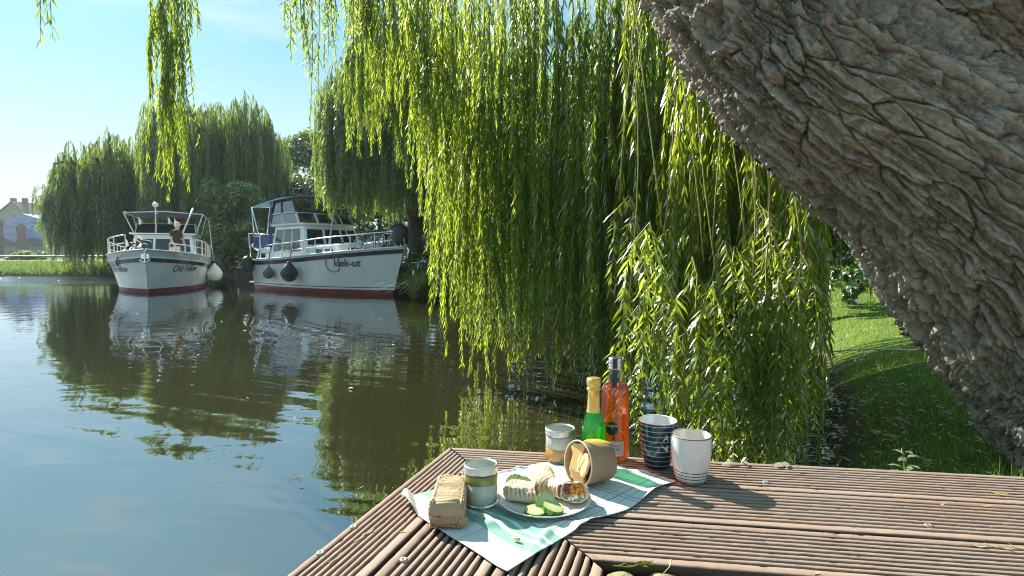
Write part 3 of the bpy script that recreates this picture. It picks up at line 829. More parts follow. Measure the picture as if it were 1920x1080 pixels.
# foliage of the crown above the picture, mostly at the right, shading the lawn
for k in range(14):
    x = wr.uniform(0.6, 5.5); y = wr.uniform(4.0, 8.0); z = wr.uniform(4.3, 5.4)
    hang(Vector((x, y, z)), z - wr.uniform(1.0, 2.2), NEAR, 1.2)
print('hanging branches', hang_count)
# ------------------------------------------------------------------ far willows
FARB = []
for k in range(8):
    me = branch_mesh(3000 + k, (2.5, 3.5, 4.5, 5.5)[k % 4], 14, 0.20, 0.036, 0.036, 0.50, arch=0.35, twr=0.006, out=0.4)
    me.materials.append(M['twig']); me.materials.append(M['leaf_far']); FARB.append(me)
FARB_L = [(2.5, 3.5, 4.5, 5.5)[k % 4] for k in range(8)]
MIDB = []
for k in range(6):
    me = branch_mesh(3100 + k, (2.0, 3.2, 4.4)[k % 3], 12, 0.14, 0.023, 0.022, 0.36, arch=0.3, twr=0.004, out=0.45)
    me.materials.append(M['twig']); me.materials.append(M['leaf_far']); MIDB.append(me)
MIDB_L = [(2.0, 3.2, 4.4)[k % 3] for k in range(6)]

def far_willow(label, x, y, gz, rx, ry, H, n, seed, lib, libL, bottom, trunk_r=0.35, profile=0.35, scxy=1.0, cond=None):
    rg = random.Random(seed)
    t = thing('willow_tree', label, 'tree', (x, y, gz), group='willows hanging over the water')
    tr = MB(); tr.tube([(0, 0, -0.3), (0.1, 0.05, H * .2), (-0.1, 0.1, H * .42), (0.15, 0, H * .6)], [trunk_r * 1.3, trunk_r, trunk_r * .8, trunk_r * .4], 9)
    for k in range(7):
        a = k * 0.9 + rg.uniform(0, .4)
        tr.tube([(0, 0, H * .38), (math.cos(a) * rx * .3, math.sin(a) * ry * .3, H * .66), (math.cos(a) * rx * .62, math.sin(a) * ry * .62, H * .78), (math.cos(a) * rx * .85, math.sin(a) * ry * .85, H * .74)], [trunk_r * .6, trunk_r * .4, trunk_r * .2, .03], 6)
    tr.build('trunk', M['bark_far'], t, smooth=True)
    i = 0; tries = 0
    while i < n and tries < n * 5:
        tries += 1
        a = rg.uniform(0, 2 * PI); u = rg.uniform(0, 1) ** (0.30 if i % 3 else 0.6)
        lx, ly = math.cos(a) * rx * u, math.sin(a) * ry * u
        bulge = 0.10 * math.sin(a * 3 + seed) + 0.07 * math.sin(a * 7 + seed * 2)
        top = H * (1 - profile * u ** 3 + bulge * u) * (1 - abs(rg.gauss(0, .045)))
        if i % 4 == 0: top *= rg.uniform(0.6, 0.92)
        if cond and not cond(x + lx, y + ly): continue
        bt = bottom(lx, ly, rg)
        k = rg.randrange(len(lib)); need = max(0.8, top - bt)
        need = min(need, libL[k] * 1.35) if rg.random() < .6 else need
        o = bpy.data.objects.new('hanging_branch', lib[k]); COL.objects.link(o); o.parent = t
        o.location = (lx, ly, top); s = scxy * rg.uniform(0.85, 1.25)
        o.scale = (s, s, max(0.4, min(1.9, need / libL[k]))); o.rotation_euler = (rg.gauss(0, .03), rg.gauss(0, .03), rg.uniform(0, 6.28))
        i += 1
    return t
far_willow('broad lower willow on the far left bank, its strands reaching the water', -23.5, 35.0, 0.6, 3.5, 3.2, 7.7, 270, 5, FARB, FARB_L, lambda lx, ly, r: r.uniform(-0.6, 1.2) if lx > -1.7 else r.uniform(2.6, 5.0), 0.4, 0.42)
far_willow('tall round willow behind the white boat with the dark awning', -16.9, 34.0, 0.6, 3.7, 3.3, 9.4, 290, 9, FARB, FARB_L, lambda lx, ly, r: r.uniform(-0.2, 2.2), 0.45, 0.22)
far_willow('dark willow hanging over the bow of the moored blue-canopied boat', -3.3, 19.6, 0.5, 3.0, 2.5, 7.9, 290, 14, MIDB, MIDB_L,
           lambda lx, ly, r: (1.6 + r.uniform(0, 0.8)) if lx < 0.9 else r.uniform(0.1, 1.4), 0.28, 0.25,
           cond=lambda X, Y: not (Y < 17.2 and X < -1.6))

# ------------------------------------------------------------------ leafy trees and shrubs
def leaf_cloud(seed, lobes, n, size, flat=0.3):
    """lobes: list of (centre, radii).  leaves placed in small clumps through each lobe's outer shell"""
    rg = np.random.default_rng(seed); P = []
    vol = np.array([l[1][0] * l[1][1] * l[1][2] for l in lobes]) ** (2 / 3); vol /= vol.sum()
    for (c, r), f in zip(lobes, vol):
        m = int(n * f); nc = max(6, m // 26)
        d = unit(rg.normal(0, 1, (nc, 3))); rad = rg.uniform(0.45, 1.05, (nc, 1)) ** 0.6
        cc = np.array(c) + d * rad * np.array(r)
        k = rg.integers(0, nc, m); cs = np.min(r) * 0.16
        P.append(cc[k] + rg.normal(0, cs, (m, 3)) * np.array([1, 1, .7]))
    P = np.vstack(P); m = len(P)
    D_ = unit(rg.normal(0, 1, (m, 3)) + np.array([0, 0, -0.35])); W = unit(np.cross(D_, rg.normal(0, 1, (m, 3))))
    ln = size * rg.uniform(0.7, 1.3, m)
    V, T3, Q4 = leaves_mesh(P, D_, W, ln, ln * 0.62, np.full(m, 0.15), 0.3)
    return V, T3, Q4
def crown_tree(name, label, cat, loc, lobes, n, size, mat, seed, trunk=None, group=None, kind_part='crown'):
    t = thing(name, label, cat, loc, group=group)
    V, T3, Q4 = leaf_cloud(seed, lobes, n, size)
    link(kind_part, mesh_np(kind_part, V, [T3, Q4]), mat, t)
    if trunk:
        h, r = trunk; b = MB()
        b.tube([(0, 0, -.3), (0.05, 0, h * .5), (0, 0.05, h)], [r * 1.2, r, r * .6], 8)
        for k, (c, rr) in enumerate(lobes[:6]):
            b.tube([(0, 0.02, h * (.5 + .06 * k)), Vector(c) * 0.6 + Vector((0, 0, h * .25)), Vector(c)], [r * .5, r * .3, r * .1], 6)
        b.build('trunk', M['bark_far'], t, smooth=True)
    return t
def lob(seed, n, rx, ry, z0, z1, r0, r1, taper=0.5):
    g = random.Random(seed); out = []
    for i in range(n):
        f = g.random(); a = g.uniform(0, 6.28); k = g.uniform(.2, 1) * (1 - taper * f)
        r = g.uniform(r0, r1); out.append(((math.cos(a) * rx * k, math.sin(a) * ry * k, z0 + f * (z1 - z0)), (r, r, r * .8)))
    return out
crown_tree('broadleaf_tree', 'round green deciduous tree behind the canopy of the blue-canopied boat', 'tree', (-17.0, 48.0, 0.8),
           lob(1, 16, 3.6, 3, 3.2, 9.6, 1.1, 1.9, .35), 15000, 0.26, M['leaf_round'], 41, (5, .3))
crown_tree('broadleaf_tree', 'lower lime-tipped tree right of the round tree, above the boat roof', 'tree', (-12.6, 42.0, 0.8),
           lob(2, 12, 3.0, 2.6, 1.6, 5.2, 1.0, 1.6, .3), 11000, 0.24, M['leaf_round'], 42, (3, .25))
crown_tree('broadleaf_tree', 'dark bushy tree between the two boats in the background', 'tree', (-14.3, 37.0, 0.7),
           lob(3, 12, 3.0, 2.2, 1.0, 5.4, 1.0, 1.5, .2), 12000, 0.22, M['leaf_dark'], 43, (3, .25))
crown_tree('broadleaf_tree', 'dark rounded tree low behind the bow of the blue-canopied boat', 'tree', (-7.4, 33.0, 0.7),
           lob(31, 16, 3.4, 1.6, 0.8, 3.8, 0.9, 1.4, .2), 14000, 0.2, M['leaf_round'], 81, (2.5, .22))
crown_tree('shrub', 'pale green maple-like shrub on the quay right of the dark-awning boat', 'shrub', (-13.9, 29.3, 0.6),
           lob(4, 22, 1.75, 1.3, 0.1, 4.0, 0.42, 0.8, .55), 15000, 0.15, M['leaf_maple'], 44, (2, .1))
crown_tree('shrub', 'dark green bush hanging over the quay wall behind the blue-canopied boat', 'shrub', (-9.5, 27.6, 0.6),
           lob(5, 14, 2.6, 1.0, 0.3, 2.6, 0.5, 0.9, .3), 11000, 0.16, M['leaf_round'], 45)
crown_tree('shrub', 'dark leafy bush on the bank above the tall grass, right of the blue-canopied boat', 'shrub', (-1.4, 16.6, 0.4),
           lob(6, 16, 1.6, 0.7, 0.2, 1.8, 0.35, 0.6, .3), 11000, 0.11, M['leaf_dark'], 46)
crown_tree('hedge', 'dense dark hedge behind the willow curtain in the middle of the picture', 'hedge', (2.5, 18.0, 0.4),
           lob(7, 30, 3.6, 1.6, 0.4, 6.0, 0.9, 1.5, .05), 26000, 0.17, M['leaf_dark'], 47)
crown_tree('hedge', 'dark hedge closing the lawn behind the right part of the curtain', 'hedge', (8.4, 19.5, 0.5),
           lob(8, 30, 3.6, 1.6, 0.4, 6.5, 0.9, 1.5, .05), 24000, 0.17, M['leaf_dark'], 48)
crown_tree('hedge', 'sunlit far hedge seen between the curtain and the leaning trunk', 'hedge', (16.0, 21.0, 0.5),
           lob(9, 26, 4.5, 1.6, 0.4, 6.5, 0.9, 1.6, .05), 18000, 0.2, M['leaf_round'], 49)
crown_tree('shrub', 'low leafy shrub at the foot of the slim dark tree at the right', 'shrub', (4.6, 8.4, 0.45),
           lob(10, 14, 0.7, 0.6, 0.2, 1.9, 0.22, 0.42, .3), 6000, 0.085, M['leaf_round'], 50)
# slim tree right of the curtain
st_ = thing('slim_tree', 'slim dark trunk with thin side branches, between the curtain and the leaning trunk', 'tree', (4.15, 8.0, 0.45))
b = MB(); b.tube([(0, 0, -.2), (0.03, 0, 1.2), (-0.05, 0.05, 2.6), (0.05, 0, 4.4)], [0.10, 0.085, 0.075, 0.05], 10)
for k in range(5):
    z = 0.9 + k * .6; s = 1 if k % 2 else -1
    b.tube([(0, 0, z), (s * .35, .1, z + .35), (s * .8, .1, z + .75)], [0.03, 0.02, 0.008], 6)
b.build('trunk', M['bark_far'], st_, smooth=True)
V, T3, Q4 = leaf_cloud(55, lob(11, 18, 1.5, 1.2, 1.4, 5.0, 0.3, 0.6, .2), 9000, 0.1)
link('crown', mesh_np('crown', V, [T3, Q4]), M['leaf_round'], st_)

# reeds / pampas tuft at the water's edge
def blades(seed, n, cx, cy, rx, ry, h0, h1, w, bend, gz=None):
    rg = np.random.default_rng(seed)
    a = rg.uniform(0, 6.28, n); r = np.sqrt(rg.uniform(0, 1, n)); x = cx + np.cos(a) * r * rx; y = cy + np.sin(a) * r * ry
    z = ground_z(x, y) if gz is None else np.full(n, gz)
    h = rg.uniform(h0, h1, n); b = bend * rg.uniform(0.3, 1.2, n); az = rg.uniform(0, 6.28, n)
    dx, dy = np.cos(az), np.sin(az); px_, py_ = -dy * w / 2, dx * w / 2
    def lv(f, s): 
        o = b * f * f; return np.stack([x + dx * o * h + px_ * s, y + dy * o * h + py_ * s, z + h * (f - 0.45 * b * f ** 3)], 1)
    V = np.stack([lv(0, -1), lv(0, 1), lv(.45, -.9), lv(.45, .9), lv(.8, -.5), lv(.8, .5), lv(1, 0)], 1).reshape(-1, 3)
    i = np.arange(n)[:, None] * 7
    return V, np.vstack([i + np.array([[4, 5, 6]])]), np.vstack([i + np.array([[0, 1, 3, 2]]), i + np.array([[2, 3, 5, 4]])])
V, T3, Q4 = blades(60, 700, 0, 0, 0.42, 0.3, 0.6, 1.25, 0.018, 1.5, gz=0.0)
o = link('grass_tuft', mesh_np('grass_tuft', V, [T3, Q4]), M['grass'], loc=(-2.25, 15.35, 0.02)); tag(o, 'arching tuft of tall waterside grass right of the blue-canopied boat bow', 'grass tuft')
V, T3, Q4 = blades(61, 700, 0, 0, 0.6, 0.3, 0.3, 0.7, 0.018, 1.3, gz=0.0)
o = link('grass_tuft', mesh_np('grass_tuft', V, [T3, Q4]), M['grass'], loc=(-1.2, 14.6, 0.02)); tag(o, 'lower ragged tuft of bank grass just left of the willow curtain', 'grass tuft')
# lawn grass near the deck
parts = []
rgx = np.random.default_rng(8)
def scatter(n, x0, x1, y0, y1, dmin):
    x = rgx.uniform(x0, x1, n); y = y0 + (y1 - y0) * rgx.uniform(0, 1, n) ** 1.3; d = land_dist(x, y)
    dens = fbm(x * 1.1, y * 1.1, 77, 3)
    k = (d > dmin) & ((dens > -0.2) | (rgx.uniform(0, 1, n) < .22) | (y > 4.5))
    return x[k], y[k]
def grass_patch(n, x0, x1, y0, y1, h, w, dmin=0.1, bend=0.8):
    x, y = scatter(n, x0, x1, y0, y1, dmin); n = len(x); z = ground_z(x, y) - 0.005
    hh = h * rgx.uniform(0.4, 1.2, n); az = rgx.uniform(0, 6.28, n); b = bend * rgx.uniform(.2, 1.2, n)
    dx, dy = np.cos(az), np.sin(az); a2 = rgx.uniform(0, 6.28, n); wx, wy = np.cos(a2) * w / 2, np.sin(a2) * w / 2
    def lv(f, s): return np.stack([x + dx * b * hh * f * f + wx * s, y + dy * b * hh * f * f + wy * s, z + hh * f], 1)
    V = np.stack([lv(0, -1), lv(0, 1), lv(.55, -.7), lv(.55, .7), lv(1, 0)], 1).reshape(-1, 3); i = np.arange(n)[:, None] * 5
    return V, i + np.array([[2, 3, 4]]), i + np.array([[0, 1, 3, 2]])
for args, nm in (((30000, 1.1, 4.2, 1.35, 5.0, 0.06, 0.0035), 'grass'), ((16000, 2.0, 9.0, 4.5, 13.0, 0.07, 0.007), 'grass')):
    V, T3, Q4 = grass_patch(*args)
    link(nm, mesh_np(nm, V, [T3, Q4]), M['grass'], kind='stuff')
V, T3, Q4 = grass_patch(4200, 0.98, 2.1, 1.39, 1.95, 0.19, 0.0045, 0.02, 0.9)
link('grass', mesh_np('grass', V, [T3, Q4]), M['grass'], kind='stuff')
V, T3, Q4 = grass_patch(12000, -46, -22, 33.4, 39, 0.26, 0.06, 0.05, .8)
link('bank_grass', mesh_np('bank_grass', V, [T3, Q4]), M['leaf_maple'], kind='stuff')
def fallen(P, az, ln):
    n = len(P); k = rgx.uniform(-.9, .9, n); V = []
    for f, w in ((0, .1), (.3, 1), (.65, .85), (1, .05)):
        a = az + k * (f - .5); x_ = P[:, 0] + ln * f * np.cos(az + k * f); y_ = P[:, 1] + ln * f * np.sin(az + k * f); hw = ln * .065 * w; tl = rgx.uniform(-.6, .6, n) * hw
        z_ = P[:, 2] + .012 * np.sin(f * 3.1) * rgx.uniform(0, 1, n)
        V += [np.stack([x_ - np.sin(a) * hw, y_ + np.cos(a) * hw, z_ - tl + .002], 1), np.stack([x_ + np.sin(a) * hw, y_ - np.cos(a) * hw, z_ + tl + .002], 1)]
    i = np.arange(n)[:, None] * 8
    return np.stack(V, 1).reshape(-1, 3), np.zeros((0, 3), int), np.vstack([i + np.array([[0, 2, 3, 1]]), i + np.array([[2, 4, 5, 3]]), i + np.array([[4, 6, 7, 5]])])
# fallen willow leaves on the earth and the shallow water beside it
n = 7500
x = rgx.uniform(0.9, 4.5, n); y = 1.4 + 5.5 * rgx.uniform(0, 1, n) ** 1.4; d = land_dist(x, y)
k = ((d > -0.75) & (rgx.uniform(0, 1, n) < np.where(d < 0.35, 1.0, 0.45))) ; x, y, d = x[k], y[k], d[k]; n = len(x)
z = np.maximum(ground_z(x, y), 0.0) + 0.006
az = rgx.uniform(0, 6.28, n); az = np.where(d < 0, rgx.normal(0.2, .5, n), az)
Dn = unit(np.stack([np.cos(az), np.sin(az), rgx.normal(0, .12, n) * (d > 0)], 1)); Wd_ = unit(np.stack([-np.sin(az), np.cos(az), rgx.normal(0, .35, n)], 1))
ln = rgx.uniform(0.03, 0.085, n)
V, T3, Q4 = fallen(np.stack([x, y, z], 1), az, ln)
link('fallen_leaves', mesh_np('fallen_leaves', V, [T3, Q4]), M['dryleaf'], kind='stuff')
nf = 60
x = rgx.uniform(-9, 1.5, nf); y = rgx.uniform(2.2, 16, nf); k = land_dist(x, y) < -.3; x, y = x[k], y[k]; nf = len(x)
V, T3, Q4 = fallen(np.stack([x, y, np.full(nf, .003)], 1), rgx.uniform(0, 6.28, nf), rgx.uniform(.025, .07, nf))
link('floating_leaves', mesh_np('floating_leaves', V, [T3, Q4]), M['dryleaf'], kind='stuff')
# white stick lying across the lawn
p0, p1 = gp(1552, 660, 0.5), gp(1742, 656, 0.5)
o = MB().tube([p0, (p0 * .6 + p1 * .4) + Vector((0, 0, .015)), p1], [0.005, 0.0045, 0.003], 6).build('stick', simple('pale_stick', (0.7, 0.66, 0.5), .9, spec=.1), smooth=True)
tag(o, 'thin pale stick lying across the shaded grass', 'stick')
# sprouting plant at the deck's far edge
def sprout(label, base, h, n, size, seed):
    rg = random.Random(seed); t = thing('seedling', label, 'plant', base, group='plants sprouting beside the deck')
    mbs = MB(); st = [(0, 0, 0), (0.01, 0, h * .5), (0.0, 0.01, h)]; mbs.tube(st, [0.0035, 0.003, 0.0015], 5); mbs.build('stem', M['stem'], t, smooth=True)
    P, Dn, Wd, ln = [], [], [], []
    for i in range(n):
        f = 0.2 + 0.8 * i / n; az = i * 2.4; s = size * (1.15 - .5 * f)
        P.append((0.005, 0, h * f)); Dn.append((math.cos(az), math.sin(az), 0.55)); Wd.append((-math.sin(az), math.cos(az), 0)); ln.append(s)
    V, T3, Q4 = leaves_mesh(np.array(P), unit(np.array(Dn)), unit(np.array(Wd)), np.array(ln), np.array(ln) * .38, np.full(n, .35), .3)
    link('leaf', mesh_np('leaf', V, [T3, Q4]), M['leaf_maple'], t, kind='stuff')
p = gp(1640, 884, 0.47)
sprout('bright green seedling with pointed leaves behind the deck edge', (1.10, 1.62, 0.40), 0.16, 16, 0.06, 1)
sprout('low broad seedling left of the grass at the deck edge', (1.24, 1.60, 0.40), 0.09, 10, 0.05, 2)
# yellow leaves behind the deck edge
for i, (px, py) in enumerate(((1352, 862), (1452, 862), (1475, 868), (1405, 864))):
    p = gp(px, 874 + (px - 1352) * .05, DZ); Dv = unit(np.array([[1, 0.2, 0.1]])); 
    V, T3, Q4 = leaves_mesh(np.array([[0, 0, 0.]]), Dv, np.array([[-.1, 0.98, 0.15]]), np.array([.045]), np.array([.016]), np.array([.1]), .2)
    o = link('fallen_leaf', mesh_np('fallen_leaf', V, [T3, Q4]), M['yellowleaf'], loc=(p.x, p.y, DZ + .004), rot=(0, 0, i * .5))
    tag(o, ['small yellow leaf on the far deck edge, nearest the white mug', 'yellow leaf on the far deck edge below the curtain, left one of the touching pair', 'yellow leaf on the far deck edge, rightmost of the four yellow ones', 'yellow leaf on the far deck edge between the mug leaf and the touching pair'][i], 'leaf', 'yellow leaves on the far deck edge')
    # a twig carries it
# ------------------------------------------------------------------ boats
M['white'] = simple('white_gelcoat', (0.84, 0.85, 0.84), 0.28, 0.04, 1.5, coat=0.3)
M['cream'] = simple('cream_paint', (0.80, 0.80, 0.74), 0.3, 0.05, 1.5, coat=0.3)
M['grey_paint'] = simple('pale_grey_paint', (0.55, 0.58, 0.57), 0.35, 0.05, 1.5, coat=0.2)
M['navy'] = simple('navy_paint', (0.012, 0.014, 0.03), 0.3, 0.1, 2, coat=0.4)
M['red'] = simple('antifouling_red', (0.20, 0.025, 0.022), 0.6, 0.2, 3)
M['black'] = simple('black_rubber', (0.015, 0.017, 0.017), 0.4, 0.2, 6)
M['dglass'] = simple('dark_window_glass', (0.02, 0.026, 0.032), 0.05, 0.2, 1, spec=0.8)
M['chrome'] = simple('polished_rail', (0.72, 0.74, 0.75), 0.18, 0.05, 5, metal=0.9)
M['alu'] = simple('white_tube', (0.7, 0.72, 0.72), 0.35, 0.05, 5)
M['bluecanvas'] = simple('blue_canvas', (0.03, 0.055, 0.17), 0.75, 0.15, 8)
M['tealcanvas'] = simple('teal_canvas', (0.17, 0.40, 0.54), 0.7, 0.15, 5)
M['darkcanvas'] = simple('dark_awning', (0.03, 0.035, 0.06), 0.75, 0.15, 8)
M['redcloth'] = simple('red_cloth', (0.50, 0.045, 0.03), 0.7, 0.15, 8)
M['orange'] = simple('orange_flag', (0.75, 0.30, 0.12), 0.7, 0.1, 8)
M['wood'] = simple('varnished_wood', (0.22, 0.10, 0.04), 0.35, 0.25, 8)
M['ink'] = simple('dark_lettering', (0.03, 0.035, 0.05), 0.5, 0.05, 8)
M['skin'] = simple('skin', (0.50, 0.30, 0.21), 0.55, 0.06, 20)
def clear_vinyl():
    t = NT('clear_vinyl')
    tr = t.node('ShaderNodeBsdfTransparent', Color=(0.72, 0.78, 0.82, 1)).outputs[0]
    g = t.node('ShaderNodeBsdfGlossy', Color=(1, 1, 1, 1), Roughness=0.06).outputs[0]
    fr = t.node('ShaderNodeFresnel', IOR=1.5).outputs[0]
    mx = t.n.new('ShaderNodeMixShader'); t.l.new(t.math('ADD', fr, 0.08), mx.inputs[0]); t.l.new(tr, mx.inputs[1]); t.l.new(g, mx.inputs[2])
    return t.finish(mx.outputs[0])
M['vinyl'] = clear_vinyl()

def text_mesh(body, size, shear=0.0, offset=0.0, space=1.0):
    cu = bpy.data.curves.new('txt', 'FONT'); cu.body = body; cu.size = size; cu.shear = shear; cu.offset = offset; cu.space_character = space
    cu.align_x = 'CENTER'; cu.align_y = 'CENTER'; cu.resolution_u = 3
    ob = bpy.data.objects.new('txt', cu); COL.objects.link(ob); bpy.context.view_layer.update()
    me = bpy.data.meshes.new_from_object(ob); bpy.data.objects.remove(ob); bpy.data.curves.remove(cu)
    v = np.zeros(len(me.vertices) * 3, dtype=np.float32); me.vertices.foreach_get('co', v)
    return me, v.reshape(-1, 3)

class Hull:
    def __init__(s, L, Bm, z0, z1, rake, keel=-0.45, full_d=0.5, full_w=0.42, pd=2.4, pw=2.0, wlk=0.84, tuck=0.9):
        s.L, s.B, s.z0, s.z1, s.rake, s.keel = L, Bm, z0, z1, rake, keel
        s.fd, s.fw, s.pd, s.pw, s.wlk, s.tuck = full_d, full_w, pd, pw, wlk, tuck
    def sheer(s, u): return s.z0 + (s.z1 - s.z0) * (0.25 * u + 0.75 * u * u)
    def hb(s, u, t):
        def sh(full, p):
            k = max(0.0, (u - full) / (1 - full)); return (1 - k ** p)
        d = s.B / 2 * sh(s.fd, s.pd) * (s.tuck + (1 - s.tuck) * min(1, u / 0.3))
        w = s.B / 2 * s.wlk * sh(s.fw, s.pw) * (s.tuck + (1 - s.tuck) * min(1, u / 0.3))
        return max(0.012, w + (d - w) * (max(0, t) ** 1.25))
    def pt(s, u, z, side, off=0.0):
        t = (z - s.keel) / (s.sheer(u) - s.keel)
        x = u * (s.L - s.rake * (1 - min(1, t))); y = s.hb(u, t)
        if off:
            e = 0.004; u2 = min(1, u + e); 
            y2 = s.hb(u2, t) if u < 1 else y; x2 = u2 * (s.L - s.rake * (1 - min(1, t))) if u < 1 else x + 0.01
            n = Vector((-(y2 - y), (x2 - x))); n = n.normalized() if n.length > 1e-7 else Vector((1, 0))
            x += n.x * off; y += n.y * off
        return Vector((x, y * side, z))
    def strip(s, mb, zlo, zhi, nu=46, nz=8, off=0.0, mi=0, us=(0, 1)):
        for side in (1, -1):
            rows = []
            for i in range(nu + 1):
                k = i / nu; u = us[0] + (us[1] - us[0]) * (1 - (1 - k) ** 1.5)
                lo, hi = zlo(u), zhi(u)
                rows.append([s.pt(u, lo + (hi - lo) * j / nz, side, off) for j in range(nz + 1)])
            V = [p for r in rows for p in r]; m = nz + 1
            F = [(i * m + j, (i + 1) * m + j, (i + 1) * m + j + 1, i * m + j + 1) for i in range(nu) for j in range(nz)]
            if side > 0: F = [f[::-1] for f in F]
            mb.add(V, F, mi)
        if us[0] == 0:   # transom
            for j in range(nz):
                a, b_ = zlo(0) + (zhi(0) - zlo(0)) * j / nz, zlo(0) + (zhi(0) - zlo(0)) * (j + 1) / nz
                mb.add([s.pt(0, a, 1), s.pt(0, a, -1), s.pt(0, b_, -1), s.pt(0, b_, 1)], [(0, 1, 2, 3)], mi)
        return mb
    def deck(s, mb, dz, mi=0, inset=0.05):
        n = 30; V = []
        for i in range(n + 1):
            u = i / n
            for side in (1, -1):
                p = s.pt(u, s.sheer(u) + dz, side); p.y *= (1 - inset); V.append(p)
        mb.add(V, [(2 * i, 2 * i + 1, 2 * i + 3, 2 * i + 2) for i in range(n)], mi)
    def text(s, body, size, u, z, side, parent, shear=0.0, mat=None, offset=0.0):
        me, v = text_mesh(body, size, shear, offset)
        x0 = u * s.L
        for i, q in enumerate(v):
            uu = (x0 + (q[0] if side < 0 else -q[0])) / s.L
            # local slope follows the sheer slightly
            p = s.pt(min(1, uu), z + q[1] + (uu - u) * (s.z1 - s.z0) * 0.8 * s.L * 0.0, side, 0.008)
            me.vertices[i].co = p
        return link('lettering', me, mat or M['ink'], parent)

def quad_panel(q, u0, u1, v0, v1, off=0.01, th=0.02):
    """box lying on the bilinear quad q = (bl, br, tr, tl)"""
    bl, br, tr, tl = [Vector(p) for p in q]
    n = (br - bl).cross(tl - bl).normalized()
    def P(u, v): return (bl * (1 - u) + br * u) * (1 - v) + (tl * (1 - u) + tr * u) * v
    a = [P(u0, v0), P(u1, v0), P(u1, v1), P(u0, v1)]
    f = [p + n * off for p in a]; b = [p - n * (th - off) for p in a]
    return b + f, [(0, 3, 2, 1), (4, 5, 6, 7), (0, 1, 5, 4), (1, 2, 6, 5), (2, 3, 7, 6), (3, 0, 4, 7)]
def window(q, u0, u1, v0, v1, parent, frame=M['white'], glass=M['dglass'], fw=0.03):
    V, F = quad_panel(q, u0, u1, v0, v1, 0.012, 0.02)
    w = MB().add(V, F).build('window', glass, parent)
    bl, br, tr, tl = [Vector(p) for p in q]
    du = fw / max(.1, (br - bl).length); dv = fw / max(.1, (tl - bl).length)
    fb = MB()
    for (a, b_, c_, d_) in ((u0 - du, u1 + du, v0 - dv, v0), (u0 - du, u1 + du, v1, v1 + dv), (u0 - du, u0, v0, v1), (u1, u1 + du, v0, v1)):
        V, F = quad_panel(q, a, b_, c_, d_, 0.022, 0.03); fb.add(V, F)
    fb.build('frame', frame, w)
    return w
def cabin_quads(x0, x1, w0, z0, x0t, x1t, w1, z1):
    b = [Vector(p) for p in ((x0, w0, z0), (x0, -w0, z0), (x1, -w0, z0), (x1, w0, z0))]
    t = [Vector(p) for p in ((x0t, w1, z1), (x0t, -w1, z1), (x1t, -w1, z1), (x1t, w1, z1))]
    return {'front': (b[2], b[3], t[3], t[2]), 'stb': (b[1], b[2], t[2], t[1]), 'port': (b[3], b[0], t[0], t[3]), 'back': (b[0], b[1], t[1], t[0]),
            'rings': (b, t)}
def cabin(parent, mat, x0, x1, w0, z0, x0t, x1t, w1, z1, name='cabin', bevel=0.03):
    c = cabin_quads(x0, x1, w0, z0, x0t, x1t, w1, z1)
    MB().loft(c['rings']).build(name, mat, parent, bevel=bevel)
    return c
def rail(parent, hull, u0, u1, h, side, n=7, mat=None, r=0.014, inset=0.06, mid=True, name='railing'):
    b = MB(); top = []; md = []
    for i in range(n * 3 + 1):
        u = u0 + (u1 - u0) * i / (n * 3); p = hull.pt(u, hull.sheer(u), side); p.y *= (1 - inset) if u < .97 else 1
        top.append(p + Vector((0, 0, h))); md.append(p + Vector((0, 0, h * .5)))
        if i % 3 == 0: b.tube([p, p + Vector((0, 0, h))], r * .85, 5)
    b.tube(top, r, 6)
    if mid: b.tube(md, r * .6, 5)
    return b.build(name, mat or M['chrome'], parent, smooth=True)

def bicycle(name, label, loc, rot, frame_mat, scale=1.0):
    t = thing(name, label, 'bicycle', loc, rot); t.scale = (scale,) * 3
    for x in (-0.5, 0.5):
        a = [(x + 0.33 * math.cos(k * PI / 12), 0, 0.34 + 0.33 * math.sin(k * PI / 12)) for k in range(25)]
        w = MB().tube(a, 0.02, 6, cap=False).build('wheel', M['black'], t, smooth=True)
        sp = MB()
        for k in range(12):
            an = k * PI / 6; sp.tube([(x, 0, .34), (x + .31 * math.cos(an), 0, .34 + .31 * math.sin(an))], 0.0035, 3)
        a = [(x + 0.305 * math.cos(k * PI / 12), 0, 0.34 + 0.305 * math.sin(k * PI / 12)) for k in range(25)]
        sp.tube(a, 0.010, 5, cap=False); sp.build('rim', M['chrome'], w)
    f = MB(); bb, hd, st, rw, fw = (-.08, 0, .30), (.34, 0, .78), (-.2, 0, .78), (-.5, 0, .34), (.5, 0, .34)
    for p, q in ((bb, hd), (bb, st), (st, hd), (bb, rw), (st, rw), ((.32, 0, .9), fw)): f.tube([p, q], 0.018, 6)
    f.build('frame', frame_mat, t, smooth=True)
    MB().tube([(.22, -.27, .98), (.3, -.2, 1.0), (.32, 0, .95), (.3, .2, 1.0), (.22, .27, .98)], 0.014, 6).build('handlebar', M['chrome'], t, smooth=True)
    V, F = blob((-.24, 0, .92), (.14, .07, .035), random.Random(1), 10, 6, .03); MB().add(V, F).tube([(-.2, 0, .78), (-.24, 0, .9)], .012, 5).build('saddle', M['black'], t, smooth=True)
    return t
